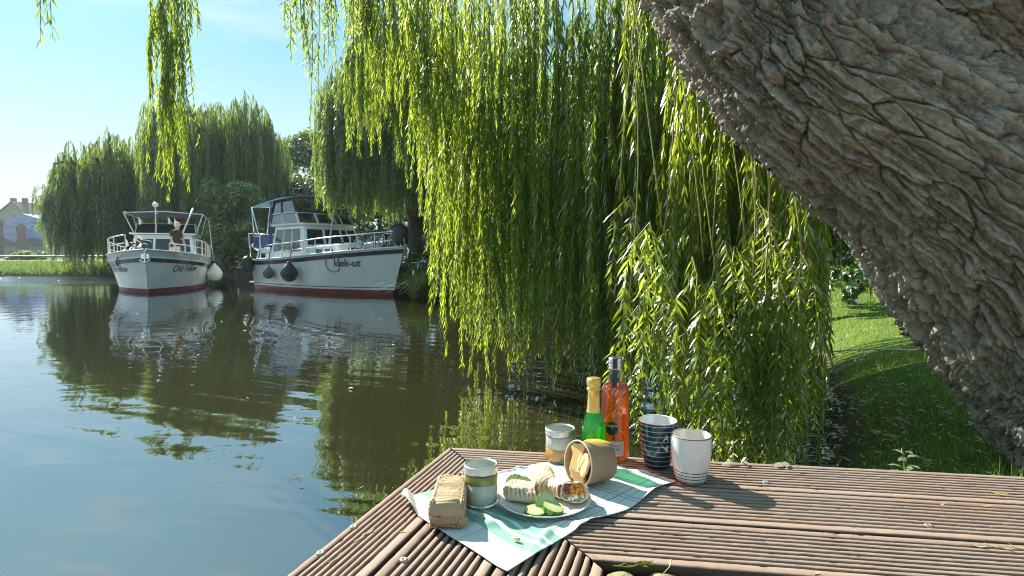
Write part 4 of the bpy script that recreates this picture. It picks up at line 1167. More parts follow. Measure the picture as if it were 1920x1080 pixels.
def ball_fender(label, loc, r, mat, rope_top, grp='round fenders hung along the boats', shape='pear'):
    t = thing('fender', label, 'fender', loc, group=grp)
    if shape == 'pear': prof = [(0.001, -r), (r * .45, -r * .9), (r * .8, -r * .6), (r * .98, -r * .15), (r * .97, r * .2), (r * .75, r * .65), (r * .42, r * 1.05), (r * .2, r * 1.25), (r * .16, r * 1.4), (.001, r * 1.42)]
    else: prof = [(0.001, -r * 1.6), (r * .6, -r * 1.45), (r * .95, -r * 1.0), (r, -r * .4), (r, r * .5), (r * .95, r), (r * .55, r * 1.5), (r * .16, r * 1.6), (.001, r * 1.75)]
    MB().lathe(prof, 24).build('body', mat, t, smooth=True)
    MB().tube([(0, 0, r * 1.35), Vector(rope_top) - Vector(loc)], 0.012, 5).build('rope', M['black'], t)
    return t
def pennant(label, loc, size, rz, mats, parent=None):
    o = MB()
    n = 8
    V = []
    for i in range(n + 1):
        u = i / n; hgt = size * .42 * (1 - u); sw = 0.05 * size * math.sin(u * 5)
        V += [(u * size * .35, sw, -size * .9 * u * .6 + 0), (u * size * .35, sw, -size * .6 * u - hgt * 1.6)]
    o.add(V, [(2 * i, 2 * i + 1, 2 * i + 3, 2 * i + 2) for i in range(n)])
    o.m = [0 if i < n / 2 else 1 for i in range(n)]
    ob = o.build('pennant', mats, loc=loc, rot=(0, 0, rz)); tag(ob, label, 'flag', 'small pennants on the boats'); return ob

# --- boat with the dark awning ("Old Fellow"), bow towards the camera
h1 = Vector((0.414, -0.910, 0)).normalized(); b1 = Vector((-14.8, 26.0, 0)); yaw1 = math.atan2(h1.y, h1.x)
boat1 = thing('motor_boat', 'white and cream motor cruiser with dark awning, bow facing the camera, lettered Old Fellow', 'boat', b1, (0, 0, yaw1))
H1 = Hull(9.35, 3.0, 0.90, 1.33, 0.55, pd=3.0, pw=2.6, full_d=0.55, full_w=0.5, wlk=0.80)
def L1(p): return b1 + Matrix.Rotation(yaw1, 3, 'Z') @ Vector(p)
H1.strip(MB(), lambda u: -.44, lambda u: 0.13, nz=5).build('antifouling', M['red'], boat1, smooth=True)
H1.strip(MB(), lambda u: .13, lambda u: H1.sheer(u) - .34, nz=8).build('hull', M['cream'], boat1, smooth=True)
H1.strip(MB(), lambda u: H1.sheer(u) - .36, lambda u: H1.sheer(u) - .23, nz=2, off=0.018).build('navy_stripe', M['navy'], boat1, smooth=True)
H1.strip(MB(), lambda u: H1.sheer(u) - .34, lambda u: H1.sheer(u), nz=3).build('bulwark', M['grey_paint'], boat1, smooth=True)
for zo in (-.225, 0.0):
    b = MB()
    for side in (1, -1): b.tube([H1.pt(1 - (1 - i / 40) ** 1.5, H1.sheer(1 - (1 - i / 40) ** 1.5) + zo, side, .012) for i in range(41)], 0.022, 6)
    b.build('rubbing_strake', M['white'], boat1, smooth=True)
b = MB(); H1.deck(b, -.28); b.build('deck', M['cream'], boat1)
MB().tube([H1.pt(1, .1, 1), H1.pt(1, .8, 1), H1.pt(1, 1.3, 1)], .02, 6).build('stem_bar', M['grey_paint'], boat1)
H1.text('Old Fellow', 0.30, 0.845, 0.72, 1, boat1, 0.25, offset=0.004)
H1.text('Old Fellow', 0.30, 0.845, 0.72, -1, boat1, 0.25, offset=0.004)
c = cabin(boat1, M['white'], 1.4, 5.2, 1.05, 0.6, 1.6, 4.75, 0.92, 1.92)
MB().box((3.1, 0, 1.95), (3.7, 2.1, .05)).build('roof', M['cream'], boat1, bevel=.02)
for u0, u1 in ((0.05, .33), (.37, .64), (.68, .95)): window(c['front'], u0, u1, .52, .88, boat1)
for sd in ('port', 'stb'):
    for u0, u1 in ((0.06, .3), (.36, .6), (.66, .92)): window(c[sd], u0, u1, .50, .86, boat1, frame=M['white'])
MB().box((2.5, 1.03, 1.15), (.55, .05, 1.0)).build('door', M['wood'], boat1)
c2 = cabin(boat1, M['cream'], 5.2, 6.3, .9, .6, 5.2, 6.1, .82, 1.22, 'coachroof')
# flybridge windshield, posts and awning
c3 = cabin_quads(2.2, 3.95, 1.0, 1.975, 2.2, 3.75, .95, 2.36)
for nm_, sp in (('front', ((0, .31), (.34, .66), (.69, 1))), ('port', ((0, .48), (.52, 1))), ('stb', ((0, .48), (.52, 1)))):
    for u0, u1 in sp: window(c3[nm_], u0, u1, .02, .98, boat1, M['alu'], M['dglass'], .02)
aw = MB(); nx = 8
for i in range(nx + 1):
    x = 0.7 + 3.7 * i / nx
    for j in range(7):
        y = -1.28 + 2.56 * j / 6; aw.v.append((x, y, 2.86 - 0.11 * abs(y / 1.28) ** 2.5 - .05 * abs(i / nx * 2 - 1) ** 3))
aw.f = [(i * 7 + j, i * 7 + j + 1, (i + 1) * 7 + j + 1, (i + 1) * 7 + j) for i in range(nx) for j in range(6)]; aw.m = [0] * len(aw.f)
aw.build('awning', M['darkcanvas'], boat1, smooth=True, solid=.03)
b = MB()
for s_ in (-1, 1):
    b.tube([(4.4, s_ * 1.28, 2.72), (4.1, s_ * 1.0, 1.95)], .022, 6); b.tube([(2.4, s_ * 1.28, 2.75), (2.4, s_ * 1.1, 1.95)], .022, 6)
    b.tube([(0.7, s_ * 1.3, 2.72), (0.55, s_ * 1.45, .85)], .022, 6); b.tube([(0.7, s_ * 1.28, 2.72), (4.4, s_ * 1.28, 2.72)], .02, 6)
b.tube([(4.4, -1.28, 2.72), (4.4, 0, 2.80), (4.4, 1.28, 2.72)], .02, 6)
b.build('awning_frame', M['alu'], boat1, smooth=True)
MB().tube([(5.0, .55, 1.75), (4.3, .95, 2.95)], .03, 8).build('mast', M['alu'], boat1, smooth=True)
V, F = blob((4.6, -.25, 3.02), (.10, .10, .09), random.Random(2)); MB().add(V, F).tube([(4.6, -.25, 1.9), (4.6, -.25, 3.0)], .02, 6).build('masthead_light', M['white'], boat1, smooth=True)
V, F = blob((2.9, .25, 2.45), (.25, .34, .14), random.Random(3), amp=.2); MB().add(V, F).build('helm_cushion', M['redcloth'], boat1, smooth=True)
rail(boat1, H1, .36, .80, .5, 1, 6, M['alu'], .02, .03); rail(boat1, H1, .36, .93, .5, -1, 8, M['alu'], .02, .03)
rail(boat1, H1, .80, .93, .25, 1, 2, M['alu'], .018, .03, False)
MB().box((9.25, 0, 1.12), (.16, .22, .16)).tube([(9.36, -.14, 1.02), (9.4, 0, .92), (9.36, .14, 1.02)], .03, 6).tube([(9.38, 0, 1.25), (9.4, 0, .95)], .025, 6).build('anchor', M['chrome'], boat1, bevel=.01)
for x_ in (8.5, 7.2, 5.5): 
    for s_ in (1, -1):
        p = H1.pt(x_ / 9.35, H1.sheer(x_ / 9.35) - .12, s_, .01); V, F = blob(p, (.05, .03, .03), random.Random(5)); MB().add(V, F).build('fairlead', M['chrome'], boat1, smooth=True)
pf = L1(H1.pt(.42, .42, 1, .24)); ball_fender('round white fender on the quay side of the Old Fellow boat', L1(H1.pt(.50, .45, 1, .28)), .29, M['cream'], L1(H1.pt(.50, H1.sheer(.5), 1)))
ball_fender('black tyre-like fender behind the round white fender', L1(H1.pt(.36, .55, 1, .26)), .25, M['black'], L1(H1.pt(.36, H1.sheer(.36), 1)), shape='long')
ball_fender('black fender nearest the stern of the Old Fellow boat', L1(H1.pt(.20, .58, 1, .26)), .25, M['black'], L1(H1.pt(.20, H1.sheer(.2), 1)), shape='long')
for k, (x, y, z, c_) in enumerate(((5.3, -1.1, 1.75, (M['white'], M['orange'])), (4.9, -.75, 2.55, (M['white'], M['orange'])), (4.7, .15, 2.6, (M['white'], M['orange'])), (4.7, .35, 2.6, (M['white'], M['orange'])), (4.6, -.25, 2.95, (M['white'], M['tealcanvas'])))):
    pennant(['white pennant low at the left corner of the Old Fellow cabin', 'orange and white pennant left of the masthead light', 'orange pennant just right of the boat mast centre', 'pale orange pennant furthest right, above the person on deck', 'pale blue and white pennant at the masthead light'][k], L1((x, y, z)), .42, .4 * k, list(c_))
for k, (x, y, rz) in enumerate(((7.9, -.55, .5), (7.5, -.75, .1))):
    bicycle('bicycle', ['dark bicycle at the very bow of the Old Fellow boat', 'dark bicycle leaning just behind the bow one on the Old Fellow boat'][k], L1((x, y, .92 - .1 * k)), (R(24), 0, yaw1 + PI * .86 + rz), M['black'], .85)

# person on the foredeck
def person():
    base = Vector((0, 0, 0)); loc = L1((6.75, .55, .60))
    t = thing('person', 'person with blond hair and black t-shirt standing on the Old Fellow foredeck', 'person', loc, (0, 0, R(-18)))
    J = {'pel': (0, 0, .88, .125), 'waist': (0.03, 0, 1.05, .115), 'chest': (.07, 0, 1.27, .14), 'neck': (.10, 0, 1.42, .05), 'head0': (.125, 0, 1.50, .07), 'head': (.14, 0, 1.56, .085), 'top': (.145, 0, 1.63, .065)}
    for s_, n_ in ((1, 'l'), (-1, 'r')):
        J['hip' + n_] = (0, s_ * .09, .84, .10); J['knee' + n_] = (0.05 * s_, s_ * .10, .46, .065); J['ank' + n_] = (-.02, s_ * .10, .08, .04); J['toe' + n_] = (.12, s_ * .11, .03, .035)
        J['sh' + n_] = (.07, s_ * .18, 1.34, .06); J['el' + n_] = (.10 + .02 * s_, s_ * .22, 1.07, .042); J['wr' + n_] = (.22, s_ * .19, .88, .028); J['ha' + n_] = (.26, s_ * .18, .80, .03)
    E = [('pel', 'waist'), ('waist', 'chest'), ('chest', 'neck'), ('neck', 'head0'), ('head0', 'head'), ('head', 'top')]
    for n_ in 'lr': E += [('pel', 'hip' + n_), ('hip' + n_, 'knee' + n_), ('knee' + n_, 'ank' + n_), ('ank' + n_, 'toe' + n_), ('chest', 'sh' + n_), ('sh' + n_, 'el' + n_), ('el' + n_, 'wr' + n_), ('wr' + n_, 'ha' + n_)]
    names = list(J)
    me = bpy.data.meshes.new('body'); me.from_pydata([J[n][:3] for n in names], [(names.index(a), names.index(b)) for a, b in E], [])
    o = link('body', me, [M['skin'], simple('black_tshirt', (0.015, .015, .018), .8), simple('pale_trousers', (.42, .40, .40), .8)], t)
    sk = o.modifiers.new('skin', 'SKIN')
    for i, n in enumerate(names): me.skin_vertices[0].data[i].radius = (J[n][3], J[n][3]); 
    me.skin_vertices[0].data[0].use_root = True
    ss = o.modifiers.new('sub', 'SUBSURF'); ss.levels = 2; ss.render_levels = 2
    dg = bpy.context.evaluated_depsgraph_get(); me2 = bpy.data.meshes.new_from_object(o.evaluated_get(dg)); o.modifiers.clear(); o.data = me2
    if len(me2.materials) == 0:
        for m_ in me.materials: me2.materials.append(m_)
    for p in me2.polygons:
        c_ = p.center; arm = abs(c_.y) > .2 or (c_.x > .13 and c_.z < 1.2)
        if c_.z > 1.41: mi = 0
        elif c_.z > .86 and not (c_.z < 1.2 and (abs(c_.y) > .17)): mi = 1
        elif c_.z > .86 or (c_.x > .15 and c_.z > .7): mi = 0
        else: mi = 2
        p.material_index = mi; p.use_smooth = True
    V, F = blob((.115, 0, 1.60), (.115, .10, .095), random.Random(8), 14, 9, .06); MB().add(V, F).build('hair', simple('blond_hair', (.62, .55, .42), .7, .2, 30), t, smooth=True)
    V, F = blob((.225, 0, 1.555), (.02, .014, .022), random.Random(9), 8, 5, .02); MB().add(V, F).build('nose', M['skin'], t, smooth=True)
person()

# --- boat with the blue canopy ("kiek-ut")
b2 = Vector((-8.27, 21.35, 0)); yaw2 = math.atan2(-4.75, 5.2)
boat2 = thing('motor_boat', 'white motor yacht with blue canopy and red waterline, lettered kiek-ut, moored at the quay', 'boat', b2, (0, 0, yaw2))
H2 = Hull(7.1, 2.75, 0.98, 1.36, 0.75, pd=2.6, pw=1.9, full_d=.5, full_w=.35, wlk=.86)
def L2(p): return b2 + Matrix.Rotation(yaw2, 3, 'Z') @ Vector(p)
H2.strip(MB(), lambda u: -.44, lambda u: .15, nz=5).build('antifouling', M['red'], boat2, smooth=True)
H2.strip(MB(), lambda u: .15, lambda u: H2.sheer(u) - .13, nz=8).build('hull', M['white'], boat2, smooth=True)
H2.strip(MB(), lambda u: .205, lambda u: .225, nz=1, off=.006).build('waterline_stripe', M['red'], boat2, smooth=True)
H2.strip(MB(), lambda u: H2.sheer(u) - .15, lambda u: H2.sheer(u) - .03, nz=2, off=.016).build('navy_stripe', M['navy'], boat2, smooth=True)
H2.strip(MB(), lambda u: H2.sheer(u) - .13, lambda u: H2.sheer(u) + .03, nz=2).build('gunwale', M['white'], boat2, smooth=True)
b = MB()
for side in (1, -1): b.tube([H2.pt(i / 40, H2.sheer(i / 40) + .03, side, .0) for i in range(41)], 0.024, 6)
b.build('toe_rail', M['white'], boat2, smooth=True)
b = MB(); H2.deck(b, -.03, inset=.02); b.build('deck', M['white'], boat2)
H2.text('kiek-ut', 0.30, 0.80, 0.92, -1, boat2, 0.08, offset=.007)
c = cabin(boat2, M['white'], 1.15, 3.55, 1.10, 0.95, 1.25, 3.15, .92, 2.12)
MB().box((2.2, 0, 2.14), (2.15, 2.0, .05)).build('roof', M['cream'], boat2, bevel=.02)
for u0, u1 in ((.05, .33), (.37, .65), (.69, .95)): window(c['front'], u0, u1, .45, .88, boat2)
w_ = window(c['stb'], .10, .90, .28, .90, boat2)
window(c['port'], .10, .90, .28, .90, boat2)
for k in (.36, .63):
    V, F = quad_panel(c['stb'], k, k + .03, .28, .90, .02, .02); MB().add(V, F).build('mullion', M['alu'], w_)
c2 = cabin(boat2, M['white'], 3.45, 5.15, .86, 1.0, 3.4, 4.85, .74, 1.50, 'coachroof')
window(c2['front'], .2, .45, .3, .75, boat2); window(c2['front'], .55, .8, .3, .75, boat2)
window(c2['stb'], .12, .42, .3, .7, boat2); window(c2['stb'], .52, .82, .3, .7, boat2)
MB().box((4.4, 0, 1.53), (.6, .55, .06)).build('hatch', M['dglass'], boat2, bevel=.01)
# aft cabin sides, transom kit
ca = cabin(boat2, M['white'], .1, 1.15, 1.12, .95, .25, 1.15, 1.05, 1.42, 'aft_coaming')
V, F = quad_panel(ca['stb'], .18, .7, .25, .6, .012, .02); MB().add(V, F).build('window', M['dglass'], boat2)
MB().box((-.02, -.6, 1.62), (.05, .8, .46)).build('canvas_dodger', M['bluecanvas'], boat2, bevel=.02)
MB().box((.42, -1.16, 1.62), (.6, .04, .4)).build('canvas_dodger', M['bluecanvas'], boat2, bevel=.015)
MB().tube([(-.05, -1.25, 1.9), (.8, -1.25, 1.9), (.8, -1.25, 1.0)], .02, 6).tube([(-.05, -1.25, 1.9), (-.05, 1.2, 1.9)], .02, 6).tube([(-.05, -1.25, 1.9), (-.05, -1.2, 1.0)], .02, 6).build('stern_rail', M['chrome'], boat2, smooth=True)
MB().box((-.22, 0, .22), (.45, 2.2, .05)).build('swim_platform', M['white'], boat2, bevel=.01)
V, F = blob((-.14, -.85, 1.5), (.1, .28, .16), random.Random(3), amp=.1); MB().add(V, F).build('liferaft', M['white'], boat2, smooth=True)
# canopy: front windshield leaning back, side curtains, roof
cw = cabin_quads(1.05, 3.0, .98, 2.17, 1.05, 2.35, .88, 3.06)
cwl = cabin_quads(1.05, 3.0, .98, 2.17, 1.05, 2.74, .94, 2.52)
cwu = cabin_quads(1.05, 2.74, .94, 2.52, 1.05, 2.35, .86, 3.05)
for u0, u1 in ((0.0, .32), (.34, .66), (.68, 1.0)):
    for cc, mt in ((cwl, M['alu']), (cwu, M['bluecanvas'])):
        wq = window(cc['front'], u0 + .01, u1 - .01, .04, .96, boat2, mt, M['vinyl'], .035); wq.name = 'windscreen'
for sd in ('stb', 'port'):
    for cc in (cwl, cwu):
        for u0, u1 in ((.03, .42), (.5, .97)):
            wq = window(cc[sd], u0, u1, .04, .96, boat2, M['bluecanvas'] if cc is cwu else M['alu'], M['vinyl'], .045); wq.name = 'side_curtain'
b = MB(); nx = 10
for i in range(nx + 1):
    k = i / nx; x = -.35 + 2.75 * k
    for j in range(7):
        y = -1.02 + 2.04 * j / 6; b.v.append((x, y, 3.10 - .12 * (1 - k) ** 2 * 1.6 - 0.10 * abs(y / 1.02) ** 3))
b.f = [(i * 7 + j, i * 7 + j + 1, (i + 1) * 7 + j + 1, (i + 1) * 7 + j) for i in range(nx) for j in range(6)]; b.m = [0] * len(b.f)
b.build('canopy', M['tealcanvas'], boat2, smooth=True, solid=.025)
b = MB()
for s_ in (-1, 1):
    b.tube([(-.33, s_ * 1.0, 2.85), (-.1, s_ * 1.05, 1.9)], .02, 6); b.tube([(-.33, s_ * 1.0, 2.85), (.25, s_ * 1.05, 1.9)], .02, 6); b.tube([(1.05, s_ * .95, 3.0), (.9, s_ * 1.05, 1.9)], .02, 6)
b.tube([(-.34, -1.02, 2.84), (-.36, 0, 2.92), (-.34, 1.02, 2.84)], .02, 6)
b.build('canopy_frame', M['chrome'], boat2, smooth=True)
for s_ in (-1,):
    MB().add([(.95, -1.02, 1.3), (1.2, -1.02, 1.3), (1.08, -.97, 3.0), (.98, -.97, 3.0)], [(0, 1, 2, 3)]).build('canvas_edge', M['bluecanvas'], boat2, solid=.02)
V, F = blob((1.75, .0, 2.68), (.14, .26, .42), random.Random(6), 16, 12, .05); MB().add(V, F).build('helm_seat', M['redcloth'], boat2, smooth=True)
MB().tube([(3.5, -.25, 1.5), (3.25, .1, 2.6), (3.15, .2, 3.1)], .03, 8).tube([(3.5, .6, 1.5), (3.2, .22, 2.6)], .02, 6).tube([(3.2, -.15, 2.7), (3.2, .55, 2.7)], .02, 6).build('mast', M['alu'], boat2, smooth=True)
MB().lathe([(.001, .09), (.1, .09), (.22, .05), (.24, 0), (.2, -.05), (.001, -.05)], 18, (3.15, .2, 3.18)).build('radar', M['white'], boat2, smooth=True)
pennant('red and white pennant on the mast of the blue-canopied boat', L2((3.25, -.05, 2.6)), .42, .3, [M['white'], M['redcloth']])
for s_ in (-1, 1): rail(boat2, H2, .18, 1.0, .48, s_, 9, M['chrome'], .018, .03)
b = MB()
for s_ in (-1, 1): b.tube([H2.pt(.99, 1.85, s_), H2.pt(.99, 1.36, s_)], .02, 5)
b.build('pulpit', M['chrome'], boat2)
V, F = blob((6.92, 0, 1.72), (.20, .24, .34), random.Random(7), 14, 10, .12); MB().add(V, F).build('windlass_cover', M['black'], boat2, smooth=True)
MB().tube([(7.1, 0, 1.42), (7.3, 0, 1.3), (7.22, 0, 1.0)], .035, 6).tube([(7.28, -.16, 1.12), (7.26, 0, 1.0), (7.28, .16, 1.12)], .03, 6).build('anchor', M['chrome'], boat2, smooth=True)
MB().tube([H2.pt(.705, 1.1, -1, .02), H2.pt(.70, .85, -1, .02), H2.pt(.715, .7, -1, .02), H2.pt(.74, .66, -1, .02), H2.pt(.765, .72, -1, .02), H2.pt(.77, .9, -1, .02), H2.pt(.765, 1.12, -1, .02)], .011, 5).build('mooring_line', M['navy'], boat2, smooth=True)
ball_fender('big black pear-shaped fender amidships on the kiek-ut boat', L2(H2.pt(.50, .60, -1, .30)), .26, M['black'], L2(H2.pt(.5, H2.sheer(.5) + .45, -1)))
ball_fender('small grey ball fender between the two black ones', L2(H2.pt(.28, .58, -1, .2)), .18, simple('grey_fender', (.10, .11, .11), .3), L2(H2.pt(.28, H2.sheer(.28) + .45, -1)))
ball_fender('long black fender at the stern corner of the kiek-ut boat', L2(H2.pt(.03, .82, -1, .2)), .19, M['black'], L2(H2.pt(.03, H2.sheer(.03) + .3, -1)), shape='long')
bicycle('bicycle', 'green framed bicycle lying on the foredeck of the kiek-ut boat, nearer the cabin', L2((5.55, -.30, 1.30)), (R(-8), 0, yaw2 + .06), simple('green_frame', (.03, .14, .09), .4), .62)
bicycle('bicycle', 'second small bicycle on the kiek-ut foredeck, nearer the bow', L2((6.15, .05, 1.33)), (R(-6), 0, yaw2 + .25), M['chrome'], .60)

# ------------------------------------------------------------------ quay, far bank, buildings
qm = simple('dark_quay_wall', (0.075, 0.06, 0.05), .9, .35, 3, .8, .03)
def wall_run(name, label, a, b_, zb, zt, th, mat, cat, cap=None):
    a, b_ = Vector(a), Vector(b_); d = (b_ - a); L_ = d.length; mid = (a + b_) / 2; ang = math.atan2(d.y, d.x)
    t = thing(name, label, cat, (mid.x, mid.y, 0), (0, 0, ang))
    n = max(1, int(L_ / 1.5)); w = L_ / n
    for k in range(n):
        MB().box((-L_ / 2 + (k + .5) * w, 0, (zb + zt) / 2), (w - .02, th, zt - zb)).build('panel', mat, t, bevel=.01)
    if cap: MB().box((0, 0, zt + .05), (L_ + .1, th + .14, .1)).build('coping', cap, t, bevel=.015)
    return t
conc = simple('pale_concrete', (.36, .34, .30), .85, .15, 4, .4, .01)
wall_run('quay_wall', 'dark sheet-pile quay wall behind the moored boats', (-3.9, 22.95), (-12.7, 27.45), -.6, .58, .25, qm, 'wall', conc)
wall_run('quay_wall', 'dark quay wall return behind the stern of the Old Fellow boat', (-12.75, 27.6), (-15.3, 31.6), -.6, .50, .25, qm, 'wall')
t = thing('jetty', 'small pale concrete landing right of the kiek-ut bow', 'jetty', (-3.6, 19.6, 0))
MB().box((0, 0, .86), (2.0, 2.0, .14), .1).build('slab', conc, t, bevel=.02); MB().box((0, 0, .3), (1.8, 1.8, .98), .1).build('base', qm, t)

# railing on the far bank
rl = thing('guard_rail', 'low grey two-rail barrier along the far left bank', 'railing', (-32, 38.5, .55))
gm = simple('galvanised_steel', (.32, .32, .31), .5, .12, 4, metal=.3)
for z in (.30, .62): MB().tube([(-26, .8, z), (-10, .3, z), (9, 0, z)], .045, 6).build('rail', gm, rl)
for k in range(16): MB().tube([(-26 + k * 2.3, .8 - .023 * k * 1.4, -.3), (-26 + k * 2.3, .8 - .032 * k, .68)], .04, 6).build('post', gm, rl)
# mural building
def photo_w(px, Y): return (px - 960) / FPX * Y
mural_Y = 120.0
mx0, mx1 = at(5, 440, mural_Y).x, at(88, 440, mural_Y).x
mzb, mze, mzp = 1.2, at(40, 410, mural_Y).z, at(42, 404, mural_Y).z
mu = thing('mural_building', 'windowless building end wall painted with a brick tower under a blue sky', 'building', ((mx0 + mx1) / 2, mural_Y, 0))
W_ = mx1 - mx0
def mural_mat():
    t = NT('painted_wall'); o = t.coord('Object'); sp = t.n.new('ShaderNodeSeparateXYZ'); t.l.new(o, sp.inputs[0]); X, Z = sp.outputs['X'], sp.outputs['Z']
    sky = t.mix(t.rng(t.noise(t.coord('Object', (.3, 1, 1.3)), .9, 4), .35, .65), (.17, .26, .58), (.33, .42, .68))
    hill = t.math('ADD', t.math('MULTIPLY', t.math('SINE', t.math('MULTIPLY', X, .9)), .5), 4.6)
    g1 = t.math('LESS_THAN', Z, hill)
    c1 = t.mix(g1, sky, (.06, .13, .10))
    c1 = t.mix(t.math('LESS_THAN', Z, 3.2), c1, (.14, .26, .20))
    bx = t.math('LESS_THAN', t.math('ABSOLUTE', t.math('SUBTRACT', X, 2.6)), 1.3)
    for z_ in (6.9, 6.1): 
        m_ = t.math('MULTIPLY', bx, t.math('LESS_THAN', t.math('ABSOLUTE', t.math('SUBTRACT', Z, z_ + 1.2)), .12)); c1 = t.mix(m_, c1, (.05, .10, .24))
    w = t.math('SUBTRACT', 1.25, t.math('MULTIPLY', Z, .055))
    tw = t.math('MULTIPLY', t.math('LESS_THAN', t.math('ABSOLUTE', t.math('ADD', X, .7)), w), t.math('LESS_THAN', Z, 6.9))
    br = t.mix(t.noise(o, 4, 3), (.16, .085, .075), (.24, .14, .12))
    c1 = t.mix(tw, c1, br)
    cap = t.math('LESS_THAN', t.math('ADD', t.math('MULTIPLY', t.math('ABSOLUTE', t.math('ADD', X, .7)), .55), t.math('SUBTRACT', Z, 7.6)), .35)
    cap = t.math('MULTIPLY', cap, t.math('MULTIPLY', t.math('GREATER_THAN', Z, 6.2), t.math('LESS_THAN', t.math('ABSOLUTE', t.math('ADD', X, .7)), 1.05)))
    c1 = t.mix(cap, c1, (.19, .10, .09))
    return t.finish(t.bsdf(c1, .85))
MB().loft([[(-W_ / 2, 0, mzb), (W_ / 2, 0, mzb), (W_ / 2, 0, mze - .4), (-W_ * .05, 0, mzp + .4), (-W_ / 2, 0, mze - .9)], [(-W_ / 2, 4, mzb), (W_ / 2, 4, mzb), (W_ / 2, 4, mze - .4), (-W_ * .05, 4, mzp + .4), (-W_ / 2, 4, mze - .9)]]).build('wall', mural_mat(), mu)
roofm = simple('grey_roof', (.16, .12, .11), .85, .2, 2)
plast = simple('old_plaster', (.30, .27, .25), .9, .15, 1.5)
gb = thing('gabled_house', 'grey gabled house with chimneys behind the mural wall', 'house', (at(15, 400, 150).x, 150, 0))
z1 = at(20, 410, 150).z; z2 = at(25, 379, 150).z
MB().loft([[(-10, 0, 1), (6.2, 0, 1), (6.2, 0, z1 - .6), (1.2, 0, z2), (-5.0, 0, z1 - .5), (-10, 0, z1 - .5)], [(-10, 12, 1), (6.2, 12, 1), (6.2, 12, z1 - .6), (1.2, 12, z2), (-5.0, 12, z1 - .5), (-10, 12, z1 - .5)]]).build('wall', plast, gb)
b = MB(); b.add([(1.2, -.4, z2 + .3), (6.9, -.4, z1 - .9), (6.9, 12.4, z1 - .9), (1.2, 12.4, z2 + .3)], [(0, 1, 2, 3)]); b.add([(1.2, -.4, z2 + .3), (-5.6, -.4, z1 - .9), (-5.6, 12.4, z1 - .9), (1.2, 12.4, z2 + .3)], [(3, 2, 1, 0)])
b.build('roof', roofm, gb, solid=.25)
for x in (-1.0, 2.0): MB().box((x, 3, z2 + .2), (1.0, .9, 2.2)).build('chimney', simple('chimney_brick', (.16, .10, .08), .9), gb)
for x, z in ((1.4, z1 + .2), (4.2, z1 - .6), (-2, z1 - .6)): MB().box((x, -.03, z), (1.1, .1, 1.4)).build('window', M['dglass'], gb)
t = thing('town_house', 'narrow pale house gable half hidden by the left willow', 'house', (at(97, 430, 95).x, 95, 0))
MB().loft([[(-1.6, 0, 1), (3.5, 0, 1), (3.5, 0, 10), (-.2, 0, 10), (-1.6, 0, 6.6)], [(-1.6, 8, 1), (3.5, 8, 1), (3.5, 8, 10), (-.2, 8, 10), (-1.6, 8, 6.6)]]).build('wall', simple('warm_plaster', (.38, .31, .24), .9), t)
MB().box((0, -.05, 5.5), (.8, .1, 1.2)).build('window', M['dglass'], t); MB().box((0, -.05, 3), (.8, .1, 1.2)).build('window', M['dglass'], t)
t = thing('low_building', 'dark low garage left of the mural wall at the picture edge', 'building', (at(-60, 440, 112).x, 112, 0))
MB().box((0, 3, 4.4), (3.2, 6, 7.0)).build('wall', simple('brown_render', (.17, .13, .11), .9), t); MB().box((0, 3, 8.0), (3.6, 6.4, .3)).build('roof', roofm, t)
MB().box((.4, -.05, 3.2), (1.4, .1, 2.0)).build('door', M['redcloth'], t)
car = thing('parked_car', 'dark blue car parked in front of the mural wall', 'car', (at(36, 470, 100).x, 100, .85))
carm = simple('car_paint', (.08, .12, .22), .25, .05, 1, coat=.6)
b = MB(); 
prof = [(-2.2, .35), (-2.2, .8), (-1.5, .95), (-.9, 1.42), (.6, 1.45), (1.3, .98), (2.15, .8), (2.2, .35)]
b.loft([[(x, y, z if z < 1 else z) for x, z in prof] for y in (-.82, .82)]).build('body', carm, car, bevel=.06)
for y in (-.83, .83): MB().add([(-1.25, y, .98), (-.85, y, 1.34), (.55, y, 1.36), (1.1, y, .98)], [(0, 1, 2, 3)]).build('window', M['dglass'], car, solid=.03)
for x in (-1.35, 1.35):
    for y in (-.78, .78): MB().lathe([(.001, -.1), (.33, -.1), (.33, .1), (.001, .1)], 16, (x, y, .33), M=Matrix.Rotation(PI / 2, 3, 'X')).build('wheel', M['black'], car)
for k, (px, h, r) in enumerate(((100, 1.9, .10), )):
    p = at(px, 470, 42.0)
    t = thing('mooring_post', 'white post on the far bank beside the left willow', 'post', (p.x, 42, .6)); MB().tube([(0, 0, -.2), (0, 0, 2.1)], .13, 10).box((0, 0, 2.15), (.34, .34, .12)).build('shaft', M['white'], t, bevel=.01)
crown_tree('shrub', 'small green bushes in front of the mural car', 'shrub', (at(62, 480, 60).x, 60, .8), lob(20, 8, 3.0, .6, .1, .6, .4, .7), 3500, .2, M['leaf_maple'], 71)
# horizon tree belt
crown_tree('tree_belt', 'distant belt of trees on the horizon behind the houses and boats', 'trees', (-60, 230, .5), lob(21, 60, 130, 8, 1, 9, 4, 7, 0), 22000, 1.4, M['leaf_round'], 72)
